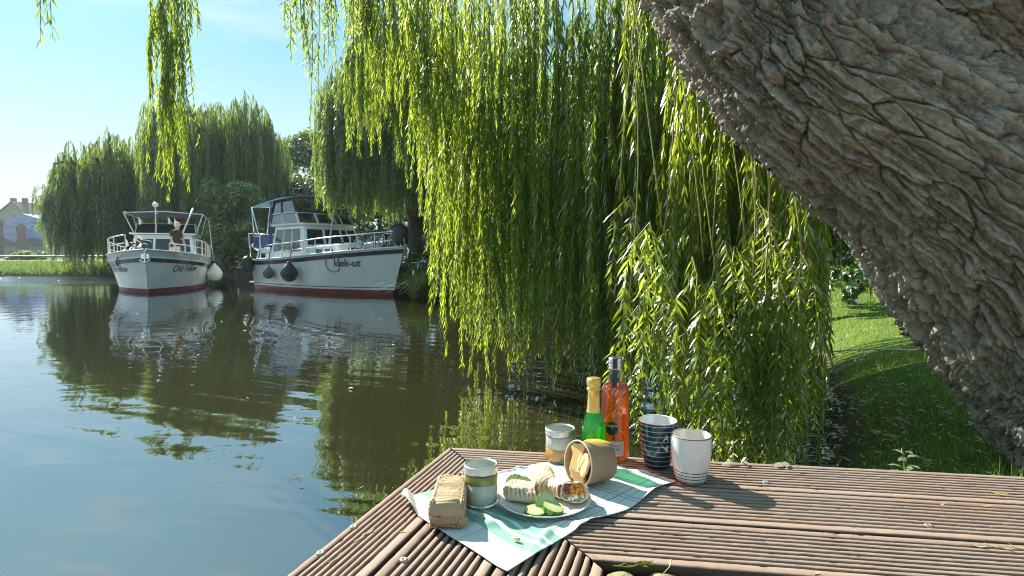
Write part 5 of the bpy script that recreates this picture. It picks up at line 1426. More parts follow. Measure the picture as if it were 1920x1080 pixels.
# ------------------------------------------------------------------ picnic
TZ = DZ + 0.003
TA, TB, TC, TD = [gp(a, b_, TZ) for a, b_ in ((738, 938), (1088, 850), (1270, 903), (945, 1069))]
def towel_mat():
    t = NT('green_striped_cotton'); uv = t.coord('UV'); sp = t.n.new('ShaderNodeSeparateXYZ'); t.l.new(uv, sp.inputs[0]); U, V = sp.outputs['X'], sp.outputs['Y']
    def band(x, c_, w): return t.math('LESS_THAN', t.math('ABSOLUTE', t.math('SUBTRACT', x, c_)), w)
    def mx(items):
        r = items[0]
        for i in items[1:]: r = t.math('MAXIMUM', r, i)
        return r
    wide = mx([band(U, .145, .024), band(U, .20, .012), band(U, .25, .024)])
    thin = mx([band(U, x, .0035) for x in (.40, .425, .56, .585, .70, .725, .84, .865, .95)])
    widev = mx([band(V, .12, .012), band(V, .17, .006), band(V, .84, .012)])
    thinv = mx([band(V, x, .0035) for x in (.30, .46, .62, .78, .91)])
    w1 = t.math('MULTIPLY', wide, .78); w2 = t.math('MULTIPLY', thin, .75); w3 = t.math('MULTIPLY', widev, .5); w4 = t.math('MULTIPLY', thinv, .6)
    f = t.math('MAXIMUM', t.math('MAXIMUM', w1, w2), t.math('MAXIMUM', w3, w4))
    wn_ = t.noise(t.coord('UV', (420, 420, 1)), 1, 1)
    f = t.math('MULTIPLY', f, t.rng(wn_, .25, .75, .72, 1.0))
    col = t.mix(f, (.74, .75, .76), (.03, .33, .22))
    ch = t.node('ShaderNodeTexChecker', Vector=t.coord('UV', (1, 1, 1)), Scale=190).outputs['Fac']
    nm = t.bump(t.math('ADD', ch, wn_), .5, .0007)
    d = t.bsdf(col, .9, nm, **{'Specular IOR Level': .2})
    tr = t.node('ShaderNodeBsdfTranslucent', Color=col).outputs[0]
    m_ = t.n.new('ShaderNodeMixShader'); m_.inputs[0].default_value = .18; t.l.new(d, m_.inputs[1]); t.l.new(tr, m_.inputs[2])
    return t.finish(m_.outputs[0])
def make_towel():
    nu, nv = 240, 170
    u = np.linspace(0, 1, nu)[:, None] * np.ones((1, nv)); v = np.ones((nu, 1)) * np.linspace(0, 1, nv)[None, :]
    a, b_, c_, d_ = [np.array(p) for p in (TA, TB, TC, TD)]
    P = ((1 - u) * (1 - v))[..., None] * a + (u * (1 - v))[..., None] * b_ + (u * v)[..., None] * c_ + ((1 - u) * v)[..., None] * d_
    # edge waviness in plane
    e = 0.006 * np.sin(u * 11 + 1) * (v > 0) * v ** 4 + 0.004 * np.sin(v * 14) * (1 - u) ** 6
    P[..., 0] += 0.6 * e; P[..., 1] -= e
    # long soft folds and creases
    z = 0.0018 * (1 + fbm(u * 5, v * 4, 3, 3)) 
    for (u0, v0, u1, v1, h, w) in ((.30, -.05, .38, 1.05, .006, .022), (.12, .55, .45, 1.02, .007, .03), (.62, -.05, .52, .5, .005, .018), (.75, .1, 1.02, .75, .005, .02), (.02, .2, .28, .72, .006, .03), (.15, .95, .55, .80, .006, .03), (.45, -.02, 1.0, .12, .004, .015)):
        dx, dy = u1 - u0, v1 - v0; L_ = math.hypot(dx, dy)
        dd = ((u - u0) * -dy + (v - v0) * dx) / L_; al = ((u - u0) * dx + (v - v0) * dy) / L_ / L_
        z += h * np.exp(-(dd / w) ** 2) * np.clip(al * 4 + .5, 0, 1) * np.clip((1 - al) * 4 + .5, 0, 1)
    # flatten where the heavy things stand
    X, Y = P[..., 0], P[..., 1]
    for (cx, cy, r) in ((.0635, 1.145, .095), (-.062, 1.15, .04), (.117, 1.40, .045), (.192, 1.36, .035), (.251, 1.41, .04), (.17, 1.26, .05), (-.117, 1.10, .05)):
        k = np.clip((np.hypot(X - cx, Y - cy) - r * .8) / (r * .45), 0.12, 1); z *= k
    # the left corner curls up and rolls over
    q = np.clip(1 - (u * 3.4 + v * 1.1) / .30, 0, 1)
    z += 0.020 * np.sin(q * PI * .85) ; P[..., 0] += 0.016 * q ** 2; P[..., 1] += -0.002 * q
    # front hem lifts a little
    z += 0.006 * np.clip((v - .93) / .07, 0, 1) * (0.5 + .5 * np.sin(u * 17))
    P[..., 2] = TZ - 0.001 + z
    # beyond the deck edge the cloth drops
    w = (P[..., 0] - A.x) * nrmR.x + (P[..., 1] - A.y) * nrmR.y
    over = np.clip(-w, 0, 1); P[..., 2] -= over * 1.2
    idx = np.arange(nu * nv).reshape(nu, nv)
    F = np.stack([idx[:-1, :-1].ravel(), idx[:-1, 1:].ravel(), idx[1:, 1:].ravel(), idx[1:, :-1].ravel()], 1)
    F = F[:, ::-1]
    org = np.array([.1, 1.2, TZ])
    me = mesh_np('tea_towel', P.reshape(-1, 3) - org, F)
    uvl = me.uv_layers.new(name='UVMap'); li = np.zeros(len(me.loops), dtype=np.int32); me.loops.foreach_get('vertex_index', li)
    uvl.data.foreach_set('uv', np.stack([u.ravel(), v.ravel()], 1)[li].ravel().astype(np.float32))
    o = link('tea_towel', me, towel_mat(), loc=tuple(org), smooth=True)
    m_ = o.modifiers.new('solid', 'SOLIDIFY'); m_.thickness = .0012; m_.offset = 1
    tag(o, 'white tea towel with green stripes spread on the corner of the deck', 'tea towel')
make_towel()
OZ = DZ + 0.0045

def glassy(name, tint, gl=0.06, extra=None, ef=0.0, rough=0.03, diff=None, df=0.0):
    t = NT(name)
    sh = t.node('ShaderNodeBsdfTransparent', Color=(tuple(tint) + (1,))).outputs[0]
    if ef:
        tr = t.node('ShaderNodeBsdfTranslucent', Color=tuple(extra) + (1,)).outputs[0]
        m_ = t.n.new('ShaderNodeMixShader'); m_.inputs[0].default_value = ef; t.l.new(sh, m_.inputs[1]); t.l.new(tr, m_.inputs[2]); sh = m_.outputs[0]
    if df:
        tr = t.node('ShaderNodeBsdfDiffuse', Color=tuple(diff) + (1,)).outputs[0]
        m_ = t.n.new('ShaderNodeMixShader'); m_.inputs[0].default_value = df; t.l.new(sh, m_.inputs[1]); t.l.new(tr, m_.inputs[2]); sh = m_.outputs[0]
    g = t.node('ShaderNodeBsdfGlossy', Color=(1, 1, 1, 1), Roughness=rough).outputs[0]
    lw = t.node('ShaderNodeLayerWeight', Blend=.25).outputs['Fresnel']
    m2 = t.n.new('ShaderNodeMixShader'); t.l.new(t.math('ADD', t.math('MULTIPLY', lw, .55), gl, clamp=True), m2.inputs[0]); t.l.new(sh, m2.inputs[1]); t.l.new(g, m2.inputs[2])
    return t.finish(m2.outputs[0])
M['glass'] = glassy('clear_glass', (.96, .97, .96), .03)
M['greenglass'] = glassy('green_bottle_glass', (.07, .68, .12), .05, (.05, .60, .03), .22)
M['amber'] = glassy('amber_drink', (.82, .36, .085), .03, (.78, .25, .02), .15)

def cyl_patch(r, a0, a1, z0, z1, n=20, rfun=None):
    V = []; 
    for i in range(n + 1):
        a = a0 + (a1 - a0) * i / n
        for z in (z0, z1):
            rr = rfun(z) if rfun else r
            V.append((rr * math.cos(a), rr * math.sin(a), z))
    return V, [(2 * i, 2 * i + 2, 2 * i + 3, 2 * i + 1) for i in range(n)]
def wrap_text(body, size, r, ang, z, parent, mat, shear=0, name='lettering', rf=None, offset=0.0):
    me, v = text_mesh(body, size, shear, offset)
    for i, q in enumerate(v):
        zz = z + q[1]; rr = (rf(zz) if rf else r); a = ang + q[0] / rr
        me.vertices[i].co = (rr * math.cos(a), rr * math.sin(a), zz)
    return link(name, me, mat, parent)
def interp_prof(prof):
    zs = [p[1] for p in prof]; rs = [p[0] for p in prof]
    return lambda z: float(np.interp(z, zs, rs))

# jars
lidtop = simple('frosted_lid_top', (.30, .36, .36), .22, .25, 60, metal=.7)
def jar(label, x, y, r, h, layers, seed):
    t = thing('jar', label, 'jar', (x, y, OZ), group='glass jars with steel lids')
    MB().lathe([(.001, 0), (r * .86, 0), (r * .97, .003), (r, .009), (r, h * .72), (r * .985, h * .77), (r * .93, h * .80), (r * .93, h * .86)], 40).build('glass', M['glass'], t, smooth=True)
    z = .004
    for nm_, zt, mt in layers:
        pr = [(.001, z)] + [(r * .93 * (.93 if z < .005 else 1), z), (r * .945, z + .003), (r * .945, zt - .0005), (.001, zt)]
        MB().lathe(pr, 36).build(nm_, mt, t, smooth=True); z = zt + .0002
    lz = h * .80
    l_ = MB().lathe([(r * .97, lz), (r * 1.0, lz + .001), (r * 1.005, lz + .003), (r * .995, lz + .004), (r * .995, h - .003), (r * .98, h - .0008), (r * .94, h), (r * .90, h - .0004), (r * .87, h - .0016)], 44).build('lid', M['steel'], t, smooth=True)
    MB().lathe([(r * .875, h - .0016), (r * .80, h - .0012), (.001, h - .0010)], 40).build('lid_top', lidtop, l_, smooth=True)
    return t
cream = simple('white_cream', (.70, .70, .60), .6, .05, 40)
jar('lidded jar of white cream under a green layer, beside the wrapped sandwich', -.062, 1.15, .0345, .080, [('cream', .044, cream), ('green_layer', .0615, simple('green_puree', (.26, .27, .035), .4, .3, 60))], 1)
jar('lidded jar of white cream over an orange layer, behind the paper bowl', .117, 1.40, .0368, .079, [('orange_layer', .033, simple('orange_puree', (.70, .36, .08), .4, .15, 40)), ('cream', .0625, simple('speckled_cream', (.72, .72, .66), .6, .12, 90))], 2)

# green bottle with gold foil
gbp = [(.001, .002), (.020, .001), (.0262, .003), (.0278, .010), (.0278, .080), (.0268, .092), (.0215, .115), (.0165, .130), (.0140, .142), (.0135, .19), (.0135, .196), (.001, .196)]
gbt = thing('small_bottle', 'small green glass sparkling-wine bottle with gold foil neck', 'bottle', (.192, 1.36, OZ))
MB().lathe(gbp, 40).build('glass', M['greenglass'], gbt, smooth=True)
gold = NT('gold_foil'); cg = gold.coord('Object'); M['gold'] = gold.finish(gold.bsdf(gold.mix(gold.noise(cg, 40, 3), (.55, .36, .07), (.80, .58, .20)), .38, gold.bump(gold.noise(gold.coord('Object', (1, 1, .35)), 220, 4), .5, .0015), Metallic=.75))
MB().lathe([(.0172, .1285), (.0158, .1335), (.0150, .142), (.0143, .16), (.0142, .178), (.0168, .180), (.0170, .184), (.0150, .186), (.0152, .190), (.0168, .192), (.0172, .203), (.0160, .2075), (.012, .2088), (.001, .2085)], 36).build('gold_foil', M['gold'], gbt, smooth=True)
MB().lathe([(.001, .004), (.0255, .004), (.0266, .012), (.0266, .030), (.001, .030)], 36).build('wine', glassy('dark_wine', (.12, .45, .12), .02, (.02, .10, .01), .7), gbt, smooth=True)
rf = interp_prof(gbp[3:11])
b = MB(); aC = R(-98)
for (da, z, ra, rz) in ((.0, .072, .0034, .0042), (-.08, .069, .0028, .0026), (.06, .060, .0028, .0015), (-.02, .055, .0042, .0016), (.42, .060, .0025, .0012), (-.30, .063, .002, .001), (.16, .048, .0015, .003)):
    V = [(0, 0, 0)]; n = 12
    V = [((rf(z) + .0004) * math.cos(aC + da), (rf(z) + .0004) * math.sin(aC + da), z)]
    for k in range(n):
        a = 2 * PI * k / n; zz = z + rz * math.sin(a); aa = aC + da + ra * math.cos(a) / .027; V.append(((rf(zz) + .0004) * math.cos(aa), (rf(zz) + .0004) * math.sin(aa), zz))
    b.add(V, [(0, 1 + k, 1 + (k + 1) % n) for k in range(n)])
b.build('printed_flower', simple('dark_green_print', (.004, .05, .012), .5), gbt)

# tall bottle of orange drink
obp = [(.001, .003), (.020, .0015), (.030, .002), (.0335, .006), (.0345, .014), (.0345, .045), (.0338, .055), (.0338, .160), (.0325, .172), (.0265, .190), (.0195, .203), (.0158, .212), (.0150, .222)]
obt = thing('tall_bottle', 'tall clear glass bottle of orange drink with a dark seal strip over its neck', 'bottle', (.251, 1.41, OZ))
MB().lathe(obp, 44).build('glass', M['glass'], obt, smooth=True)
MB().lathe([(.001, .006), (.030, .006), (.0328, .011), (.0330, .05), (.0324, .06), (.0324, .158), (.0312, .171), (.0268, .183), (.001, .183)], 40).build('drink', M['amber'], obt, smooth=True)
MB().lathe([(.0152, .220), (.0166, .221), (.0166, .224), (.0156, .226), (.0168, .228), (.0168, .231), (.0158, .233), (.0168, .235), (.0168, .245), (.0158, .2475), (.001, .2475)], 32).build('screw_cap', simple('silver_cap', (.62, .62, .62), .3, .1, 60, metal=.9), obt, smooth=True)
aO = R(-104)
seal = simple('navy_seal', (.02, .022, .05), .45, .2, 50)
b = MB(); rf = interp_prof(obp[6:] + [(.0172, .226), (.0172, .246)])
zs = [.180, .190, .198, .205, .212, .220, .23, .24, .2465]; 
for i, z in enumerate(zs):
    for da in (-.0058, -.002, .002, .0058):
        a = aO + da / rf(z); b.v.append(((rf(z) + .0009) * math.cos(a), (rf(z) + .0009) * math.sin(a), z))
for d_ in (.012, -.004, -.012):
    for da in (-.0058, -.002, .002, .0058): 
        c_, s_ = math.cos(aO), math.sin(aO); b.v.append((c_ * d_ - s_ * da, s_ * d_ + c_ * da, .2488))
nr_ = len(b.v) // 4
b.f = [(i * 4 + j, i * 4 + j + 1, (i + 1) * 4 + j + 1, (i + 1) * 4 + j) for i in range(nr_ - 1) for j in range(3)]; b.m = [0] * len(b.f)
b.build('seal_strip', seal, obt)
# round label
aL = R(-112); rl_ = .0352; b = MB(); n = 32; V = [(rl_ * math.cos(aL), rl_ * math.sin(aL), .082)]
for ring in (.25, .5, .75, 1.0):
    for k in range(n):
        a = 2 * PI * k / n; z = .082 + .0165 * ring * math.sin(a); aa = aL + .0165 * ring * math.cos(a) / rl_; V.append((rl_ * math.cos(aa), rl_ * math.sin(aa), z))
F = [(0, 1 + k, 1 + (k + 1) % n) for k in range(n)] + [(1 + r_ * n + k, 1 + (r_ + 1) * n + k, 1 + (r_ + 1) * n + (k + 1) % n, 1 + r_ * n + (k + 1) % n) for r_ in range(3) for k in range(n)]
lab = MB().add(V, F).build('round_label', simple('black_label', (.015, .013, .013), .45, .2, 50), obt)
wt = simple('white_print', (.62, .60, .56), .6, .05, 50)
wrap_text('ALPAGOOSE', .0052, rl_ + .0003, aL, .0885, lab, wt, offset=.0001)
wrap_text('GIN', .003, rl_ + .0003, aL, .0845, lab, wt)
b = MB(); V = []
for i in range(13):
    a = R(-70) + R(80) * i / 12
    for rr in (.0150, .0156):
        z = .082 + rr * math.sin(a); aa = aL + rr * math.cos(a) / rl_; V.append(((rl_ + .0003) * math.cos(aa), (rl_ + .0003) * math.sin(aa), z))
MB().add(V, [(2 * i, 2 * i + 1, 2 * i + 3, 2 * i + 2) for i in range(12)]).build('label_ring', wt, lab)
V, F = cyl_patch(.0352, aL - .55, aL + .85, .016, .052, 22)
lab = MB().add(V, F).build('square_label', simple('pale_pink_label', (.58, .40, .40), .6, .06, 50), obt)
wrap_text('mit HOLUNDER', .0050, .0356, aL + .10, .041, lab, M['ink']); wrap_text('500ML 0,5', .0068, .0356, aL + .12, .0325, lab, M['ink'], offset=.0002)
wrap_text('gekühlt trinken', .0034, .0356, aL + .05, .0225, lab, M['ink'])

# mugs
def cup_mat(name, base, line, zs, hw, top=None, rough=.16):
    t = NT(name); sp = t.n.new('ShaderNodeSeparateXYZ'); t.l.new(t.coord('Object'), sp.inputs[0]); z = t.math('ADD', sp.outputs['Z'], t.math('MULTIPLY', t.math('SUBTRACT', t.noise(t.coord('Object'), 25, 2), .5), .0009))
    r = None
    for zz in zs:
        q = t.math('LESS_THAN', t.math('ABSOLUTE', t.math('SUBTRACT', z, zz)), hw); r = q if r is None else t.math('MAXIMUM', r, q)
    col = t.mix(r, base, line)
    if top: col = t.mix(t.math('GREATER_THAN', z, top[0]), col, top[1])
    return t.finish(t.bsdf(col, rough, **{'Coat Weight': .5, 'Coat Roughness': .05}))
def mug(label, x, y, prof, inner, mo, mi_, rimm):
    t = thing('mug', label, 'mug', (x, y, OZ - .001 if x < .36 else DZ + .001), group='stoneware mugs')
    MB().lathe([(.001, .0015)] + prof, 56).build('body', mo, t, smooth=True)
    MB().lathe(inner + [(.001, inner[-1][1] - .001)], 56).build('inside', mi_, t, smooth=True)
    rt, zt = prof[-1]; ri, zi = inner[0]
    MB().lathe([(rt, zt), (rt - .0006, zt + .0013), ((rt + ri) / 2, zt + .0019), (ri + .0006, zi + .0013), (ri, zi)], 56).build('rim', rimm, t, smooth=True)
    return t
white_in = simple('pale_glaze', (.66, .70, .70), .15, .04, 10, coat=.5)
white_in2 = simple('cream_glaze', (.74, .69, .62), .15, .04, 10, coat=.5)
m1 = mug('dark blue mug with thin white stripes, standing on the towel end', .343, 1.362, [(.024, 0), (.0275, .001), (.0298, .006), (.0345, .022), (.0385, .042), (.0415, .064), (.0435, .086), (.0450, .1085)], [(.0412, .1085), (.0395, .08), (.0345, .035), (.027, .010)],
    cup_mat('navy_striped_glaze', (.016, .032, .055), (.42, .50, .54), [.0085 + .0118 * k for k in range(9)], .00075), white_in, white_in)
rfm = interp_prof([(.0298, .006), (.0345, .022), (.0385, .042), (.0415, .064), (.0435, .086), (.0450, .1085)])
rfm2 = lambda z: rfm(z) + .0004
wrap_text('A', .020, .04, R(-78), .077, m1, white_in, .12, rf=rfm2, offset=.0003)
b = MB(); V = []
for (z, a0, a1) in ((.060, -.22, .2), (.056, -.12, .2), (.050, .0, .2), (.044, .12, .2)):
    for a_ in (a0, a1): V.append((rfm2(z) * math.cos(R(-80) + a_), rfm2(z) * math.sin(R(-80) + a_), z))
MB().add(V, [(2 * i, 2 * i + 1, 2 * i + 3, 2 * i + 2)[::-1] for i in range(3)]).build('white_print', white_in, m1)
mug('white mug with four thin black rings near its foot, nearest the bare deck', .396, 1.277, [(.026, 0), (.0305, .001), (.0335, .006), (.0378, .024), (.0412, .045), (.0430, .065), (.0436, .082), (.0436, .1025)], [(.0400, .1025), (.0398, .07), (.0365, .03), (.028, .010)],
    cup_mat('white_ringed_glaze', (.70, .69, .68), (.02, .018, .018), [.0055, .0128, .0200, .0272], .0009, (.1012, (.06, .045, .04, 1))), white_in2, simple('dark_rim', (.30, .26, .24), .2, .1, 30))

# plate
plate = thing('plate', 'white round plate with the halved wraps and cucumber', 'plate', (.0635, 1.145, OZ))
MB().lathe([(.001, .001), (.055, .0), (.060, .0015), (.085, .0085), (.0925, .0125), (.0935, .0140), (.0925, .0148), (.0840, .0110), (.062, .0045), (.001, .0038)], 72).build('dish', simple('white_porcelain', (.72, .72, .71), .16, .03, 10, coat=.5), plate, smooth=True)
PZ = OZ + .0048
def tortilla_mat():
    t = NT('grilled_tortilla'); o = t.coord('Object'); sp = t.n.new('ShaderNodeSeparateXYZ'); t.l.new(o, sp.inputs[0])
    n = t.noise(o, 90, 5, .6)
    wv = t.math('SINE', t.math('MULTIPLY', t.math('ADD', t.math('ADD', sp.outputs['X'], t.math('MULTIPLY', sp.outputs['Y'], .7)), t.math('MULTIPLY', n, .004)), 700))
    mark = t.math('MULTIPLY', t.rng(wv, .1, .8), t.rng(t.noise(o, 45, 3), .36, .48))
    top = t.rng(sp.outputs['Z'], .014, .024)
    base = t.mix(n, (.60, .44, .26), (.78, .66, .48))
    col = t.mix(t.math('MULTIPLY', mark, t.math('MULTIPLY', top, .95)), base, (.26, .11, .03))
    return t.finish(t.bsdf(col, .6, t.bump(n, .5, .0015), **{'Subsurface Weight': .0}))
M['tortilla'] = tortilla_mat()
fill_mats = [simple('carrot', (.72, .25, .03), .5, .2, 60), simple('red_cabbage', (.22, .045, .09), .5, .2, 60), simple('cream_cheese', (.72, .68, .60), .6, .1, 60), simple('lettuce', (.2, .32, .05), .5, .3, 60), simple('brown_filling', (.25, .12, .05), .6, .3, 60)]
def wrap_half(label, loc, rz, tilt, L_, w, h, seed, palette, slant=.5):
    t = thing('wrap_half', label, 'wrap', loc, (0, tilt, rz), group='halved grilled wraps on the plate')
    g = random.Random(seed); nr, ns = 22, 30; rings = []; ph = g.uniform(0, 6)
    for i in range(nr + 1):
        k = i / nr
        s = min(1.0, (k / .22)) ** .5 if k < .22 else 1.0
        ring = []
        for j in range(ns):
            a = 2 * PI * j / ns; c_, s_ = math.cos(a), math.sin(a)
            yy = math.copysign(abs(c_) ** .8, c_) * w / 2; zz = math.copysign(abs(s_) ** .75, s_) * h / 2
            kk = .22 + .78 * s
            x = -L_ / 2 + L_ * k + (slant * yy * k * .6 + slant * .35 * zz * k)
            wob = 1 + .05 * math.sin(5 * a + ph + 4 * k) + .035 * math.sin(11 * a + 9 * k + ph) + .03 * math.sin(30 * k + 3 * a) * k
            ring.append((x, yy * kk * wob, h / 2 + zz * (0.35 + .65 * s) * wob))
        rings.append(ring)
    inner = [(p[0] - .0015, p[1] * .90, h / 2 + (p[2] - h / 2) * .90) for p in rings[-1]]
    deep = [(p[0] - .006, p[1] * .86, h / 2 + (p[2] - h / 2) * .86) for p in rings[-1]]
    MB().loft(rings + [inner, deep]).build('tortilla', M['tortilla'], t, smooth=True)
    bs = [MB() for _ in fill_mats]
    for k in range(70):
        a = g.uniform(0, 2 * PI); r_ = g.uniform(0, 1) ** .5 * .80
        y, z = math.cos(a) * r_ * w / 2 * .95, h / 2 + math.sin(a) * r_ * h / 2 * .95
        x = L_ / 2 - .003 + slant * y * .6 + slant * .35 * (z - h / 2)
        m_ = palette(y / w, (z - h / 2) / h, g)
        s = g.uniform(.0016, .0038)
        V, F = blob((x, y, z), (s * g.uniform(.7, 1.1), s * g.uniform(.8, 1.6), s), g, 7, 5, .15); bs[m_].add(V, F)
    for q, nm_ in enumerate(('carrot', 'red_cabbage', 'cream_cheese', 'lettuce', 'filling')):
        if bs[q].v: bs[q].build(nm_, fill_mats[q], t, smooth=True, kind='stuff')
    return t
def palA(y, z, g): 
    if z < -.12: return 2 if g.random() < .7 else 3
    return 0 if y > -.12 else 1
def palB(y, z, g): return g.choice([4, 4, 1, 0, 3])
wrap_half('left wrap half on the plate, its dark cut face turned to the cucumber', (.018, 1.150, PZ), R(-22), R(-2), .072, .050, .036, 3, palB, -.5)
wrap_half('rear wrap half, highest on the plate, showing diagonal grill marks', (.066, 1.205, PZ + .002), R(98), R(-6), .075, .050, .036, 4, palB, .4)
wrap_half('middle wrap half leaning between the rear and the right one', (.094, 1.172, PZ + .001), R(-58), R(-8), .070, .046, .034, 5, palB, .3)
wrap_half('right wrap half with orange carrot and purple cabbage filling facing the camera', (.124, 1.137, PZ + .001), R(-100), R(-22), .058, .054, .038, 6, palA, .3)
def cucumber_mat():
    t = NT('cucumber_flesh'); sp = t.n.new('ShaderNodeSeparateXYZ'); o = t.coord('Object'); t.l.new(o, sp.inputs[0])
    r_ = t.math('SQRT', t.math('ADD', t.math('MULTIPLY', sp.outputs['X'], sp.outputs['X']), t.math('MULTIPLY', sp.outputs['Y'], sp.outputs['Y'])))
    col = t.mix(t.rng(r_, .008, .0185), (.66, .70, .38), (.50, .62, .24))
    d = t.bsdf(col, .25); tr = t.node('ShaderNodeBsdfTranslucent', Color=(.5, .65, .15, 1)).outputs[0]
    m_ = t.n.new('ShaderNodeMixShader'); m_.inputs[0].default_value = .3; t.l.new(d, m_.inputs[1]); t.l.new(tr, m_.inputs[2]); return t.finish(m_.outputs[0])
M['cuke'] = cucumber_mat(); M['peel'] = simple('cucumber_peel', (.06, .17, .02), .35, .5, 120)
def cucumber(label, loc, rot, r=.0205, th=.0095):
    t = thing('cucumber_slice', label, 'cucumber', loc, rot, group='cucumber slices on the plate')
    n = 56; R_ = lambda k: r * (1 + .022 * (1 if (k // 2) % 2 else -1))
    ring = lambda s, z: [(R_(k) * s * math.cos(2 * PI * k / n), R_(k) * s * math.sin(2 * PI * k / n), z) for k in range(n)]
    MB().loft([ring(.97, 0), ring(1, .001), ring(1, th - .001), ring(.975, th)], cap=False).build('peel', M['peel'], t)
    MB().loft([ring(.97, .0002), ring(.955, .0), ring(.955, th + .0003), ring(.2, th + .0005)]).build('flesh', M['cuke'], t, smooth=False)
cucumber('front right cucumber slice, lying on top of the others', (.0760, 1.085, PZ + .007), (R(10), R(12), .3))
cucumber('front left cucumber slice, lying flat on the plate rim', (.0440, 1.083, PZ + .001), (R(4), R(-3), .8))
cucumber('cucumber slice standing up against the wraps, furthest back of the front three', (.0640, 1.106, PZ + .012), (R(62), R(4), R(6)))
cucumber('cucumber slice at the back left rim, leaning on the left wrap', (.0080, 1.200, PZ + .012), (R(66), R(18), R(-26)))
cucumber('second back cucumber slice, between the back left slice and the wraps', (.0240, 1.186, PZ + .012), (R(62), R(14), R(-24)))

# kraft bowl on its side
kraft = simple('kraft_board', (.36, .24, .135), .75, .08, 60, .15, .0005); kin = simple('brown_kraft_inside', (.42, .24, .12), .5, .1, 40)
ax = Vector((math.cos(R(30)), math.sin(R(30)), -.13)).normalized()     # opening -> base
oc = Vector((.1400, 1.236, OZ + .0485)); zax = -ax; xax = Vector((0, 0, 1)).cross(zax).normalized(); yax = zax.cross(xax)
MR = Matrix((xax, yax, zax)).transposed(); eul = MR.to_euler()
bowl = thing('paper_bowl', 'brown paper bowl tipped on its side, its opening full of snacks', 'bowl', oc, eul)
MB().lathe([(.037, -.078), (.0385, -.078), (.0475, -.003)], 48).build('wall', kraft, bowl, smooth=True)
MB().lathe([(.0465, -.003), (.0378, -.074), (.001, -.0745)], 48).build('inside', kin, bowl, smooth=True)
MB().lathe([(.001, -.0755), (.0365, -.0755), (.037, -.078)], 40).build('base', kraft, bowl, smooth=True)
MB().tube([(.0478 * math.cos(2 * PI * k / 48), .0478 * math.sin(2 * PI * k / 48), -.0015) for k in range(49)], .0016, 8, cap=False).build('rim', simple('pale_paper_rim', (.62, .54, .44), .6), bowl, smooth=True)
def in_bowl(name, label, cat, outline, loc, rot, th, mat, edge=None, grp='snacks in the paper bowl'):
    P_ = Matrix.Translation(oc) @ MR.to_4x4() @ Matrix.Translation(loc) @ (Matrix.Rotation(rot[2], 4, 'Z') @ Matrix.Rotation(rot[1], 4, 'Y') @ Matrix.Rotation(rot[0], 4, 'X'))
    t = thing(name, label, cat, P_.translation, P_.to_euler(), group=grp)
    rings = [[(x * s * 1.2, y * s * 1.2, z + .005) for x, y in outline] for s, z in ((.93, 0), (1, th * .25), (1, th * .75), (.93, th))]
    MB().loft(rings).build('piece', mat, t, smooth=False, bevel=.0006)
    return t
ch = simple('pale_yellow_cheese', (.72, .50, .20), .45, .08, 60); rind = simple('white_rind', (.78, .74, .64), .7, .1, 60)
o1 = [(-.014, -.026), (.006, -.028), (.013, -.012), (.011, .008), (.015, .020), (.006, .024), (-.004, .021), (-.013, .024), (-.017, .014), (-.011, .002), (-.013, -.012)]
in_bowl('cheese_slice', 'tall pale cheese slice at the upper left of the bowl opening', 'cheese', o1, (-.010, .012, -.014), (R(-12), R(18), R(8)), .007, ch)
o2 = [(-.010, -.020), (.012, -.022), (.019, -.010), (.019, .008), (.006, .020), (-.006, .016), (-.012, .002)]
in_bowl('cheese_slice', 'broad cheese slice on the right of the bowl opening', 'cheese', o2, (.019, .004, -.013), (R(-8), R(-14), R(-6)), .007, ch)
b_ = MB(); g = random.Random(3)
t_ = in_bowl('cheese_rind', 'strip of wavy white rind between the two cheese slices', 'cheese', [(-.0012, -.02), (.0012, -.02), (.003, -.008), (.0005, .002), (.004, .014), (.002, .015), (-.002, .002), (.0004, -.008)], (.006, .006, -.005), (0, 0, R(-4)), .0022, rind)
in_bowl('dried_apricot', 'round glossy amber fruit at the bottom of the bowl opening', 'fruit', [(.0155 * math.cos(a), .0145 * math.sin(a)) for a in np.linspace(0, 2 * PI, 22)[:-1]], (.006, -.026, -.014), (R(14), R(6), 0), .010, simple('amber_fruit', (.62, .32, .06), .22, .25, 120, coat=.6))
o3 = [(-.008, -.015), (.004, -.017), (.009, -.006), (.006, .008), (.001, .015), (-.007, .010), (-.010, 0)]
in_bowl('cheese_cube', 'crumbly white cheese piece at the lower left of the bowl opening', 'cheese', o3, (-.021, -.017, -.016), (R(6), R(30), R(14)), .010, rind)
in_bowl('cheese_cube', 'small tan cheese piece tucked at the left edge of the bowl', 'cheese', [(x * .7, y * .8) for x, y in o3], (-.029, .003, -.024), (0, R(36), R(-20)), .008, ch)
in_bowl('walnut', 'brown nut behind the cheese slices in the bowl', 'nut', [(.009 * math.cos(a), .008 * math.sin(a)) for a in np.linspace(0, 2 * PI, 12)[:-1]], (.014, .027, -.030), (0, 0, 0), .012, simple('nut', (.30, .14, .06), .6, .3, 90))
in_bowl('walnut', 'lower brown nut peeping out beside the white cheese', 'nut', [(.010 * math.cos(a), .009 * math.sin(a)) for a in np.linspace(0, 2 * PI, 12)[:-1]], (-.012, -.003, -.034), (0, 0, 0), .012, simple('nut_dark', (.26, .12, .06), .6, .3, 90))

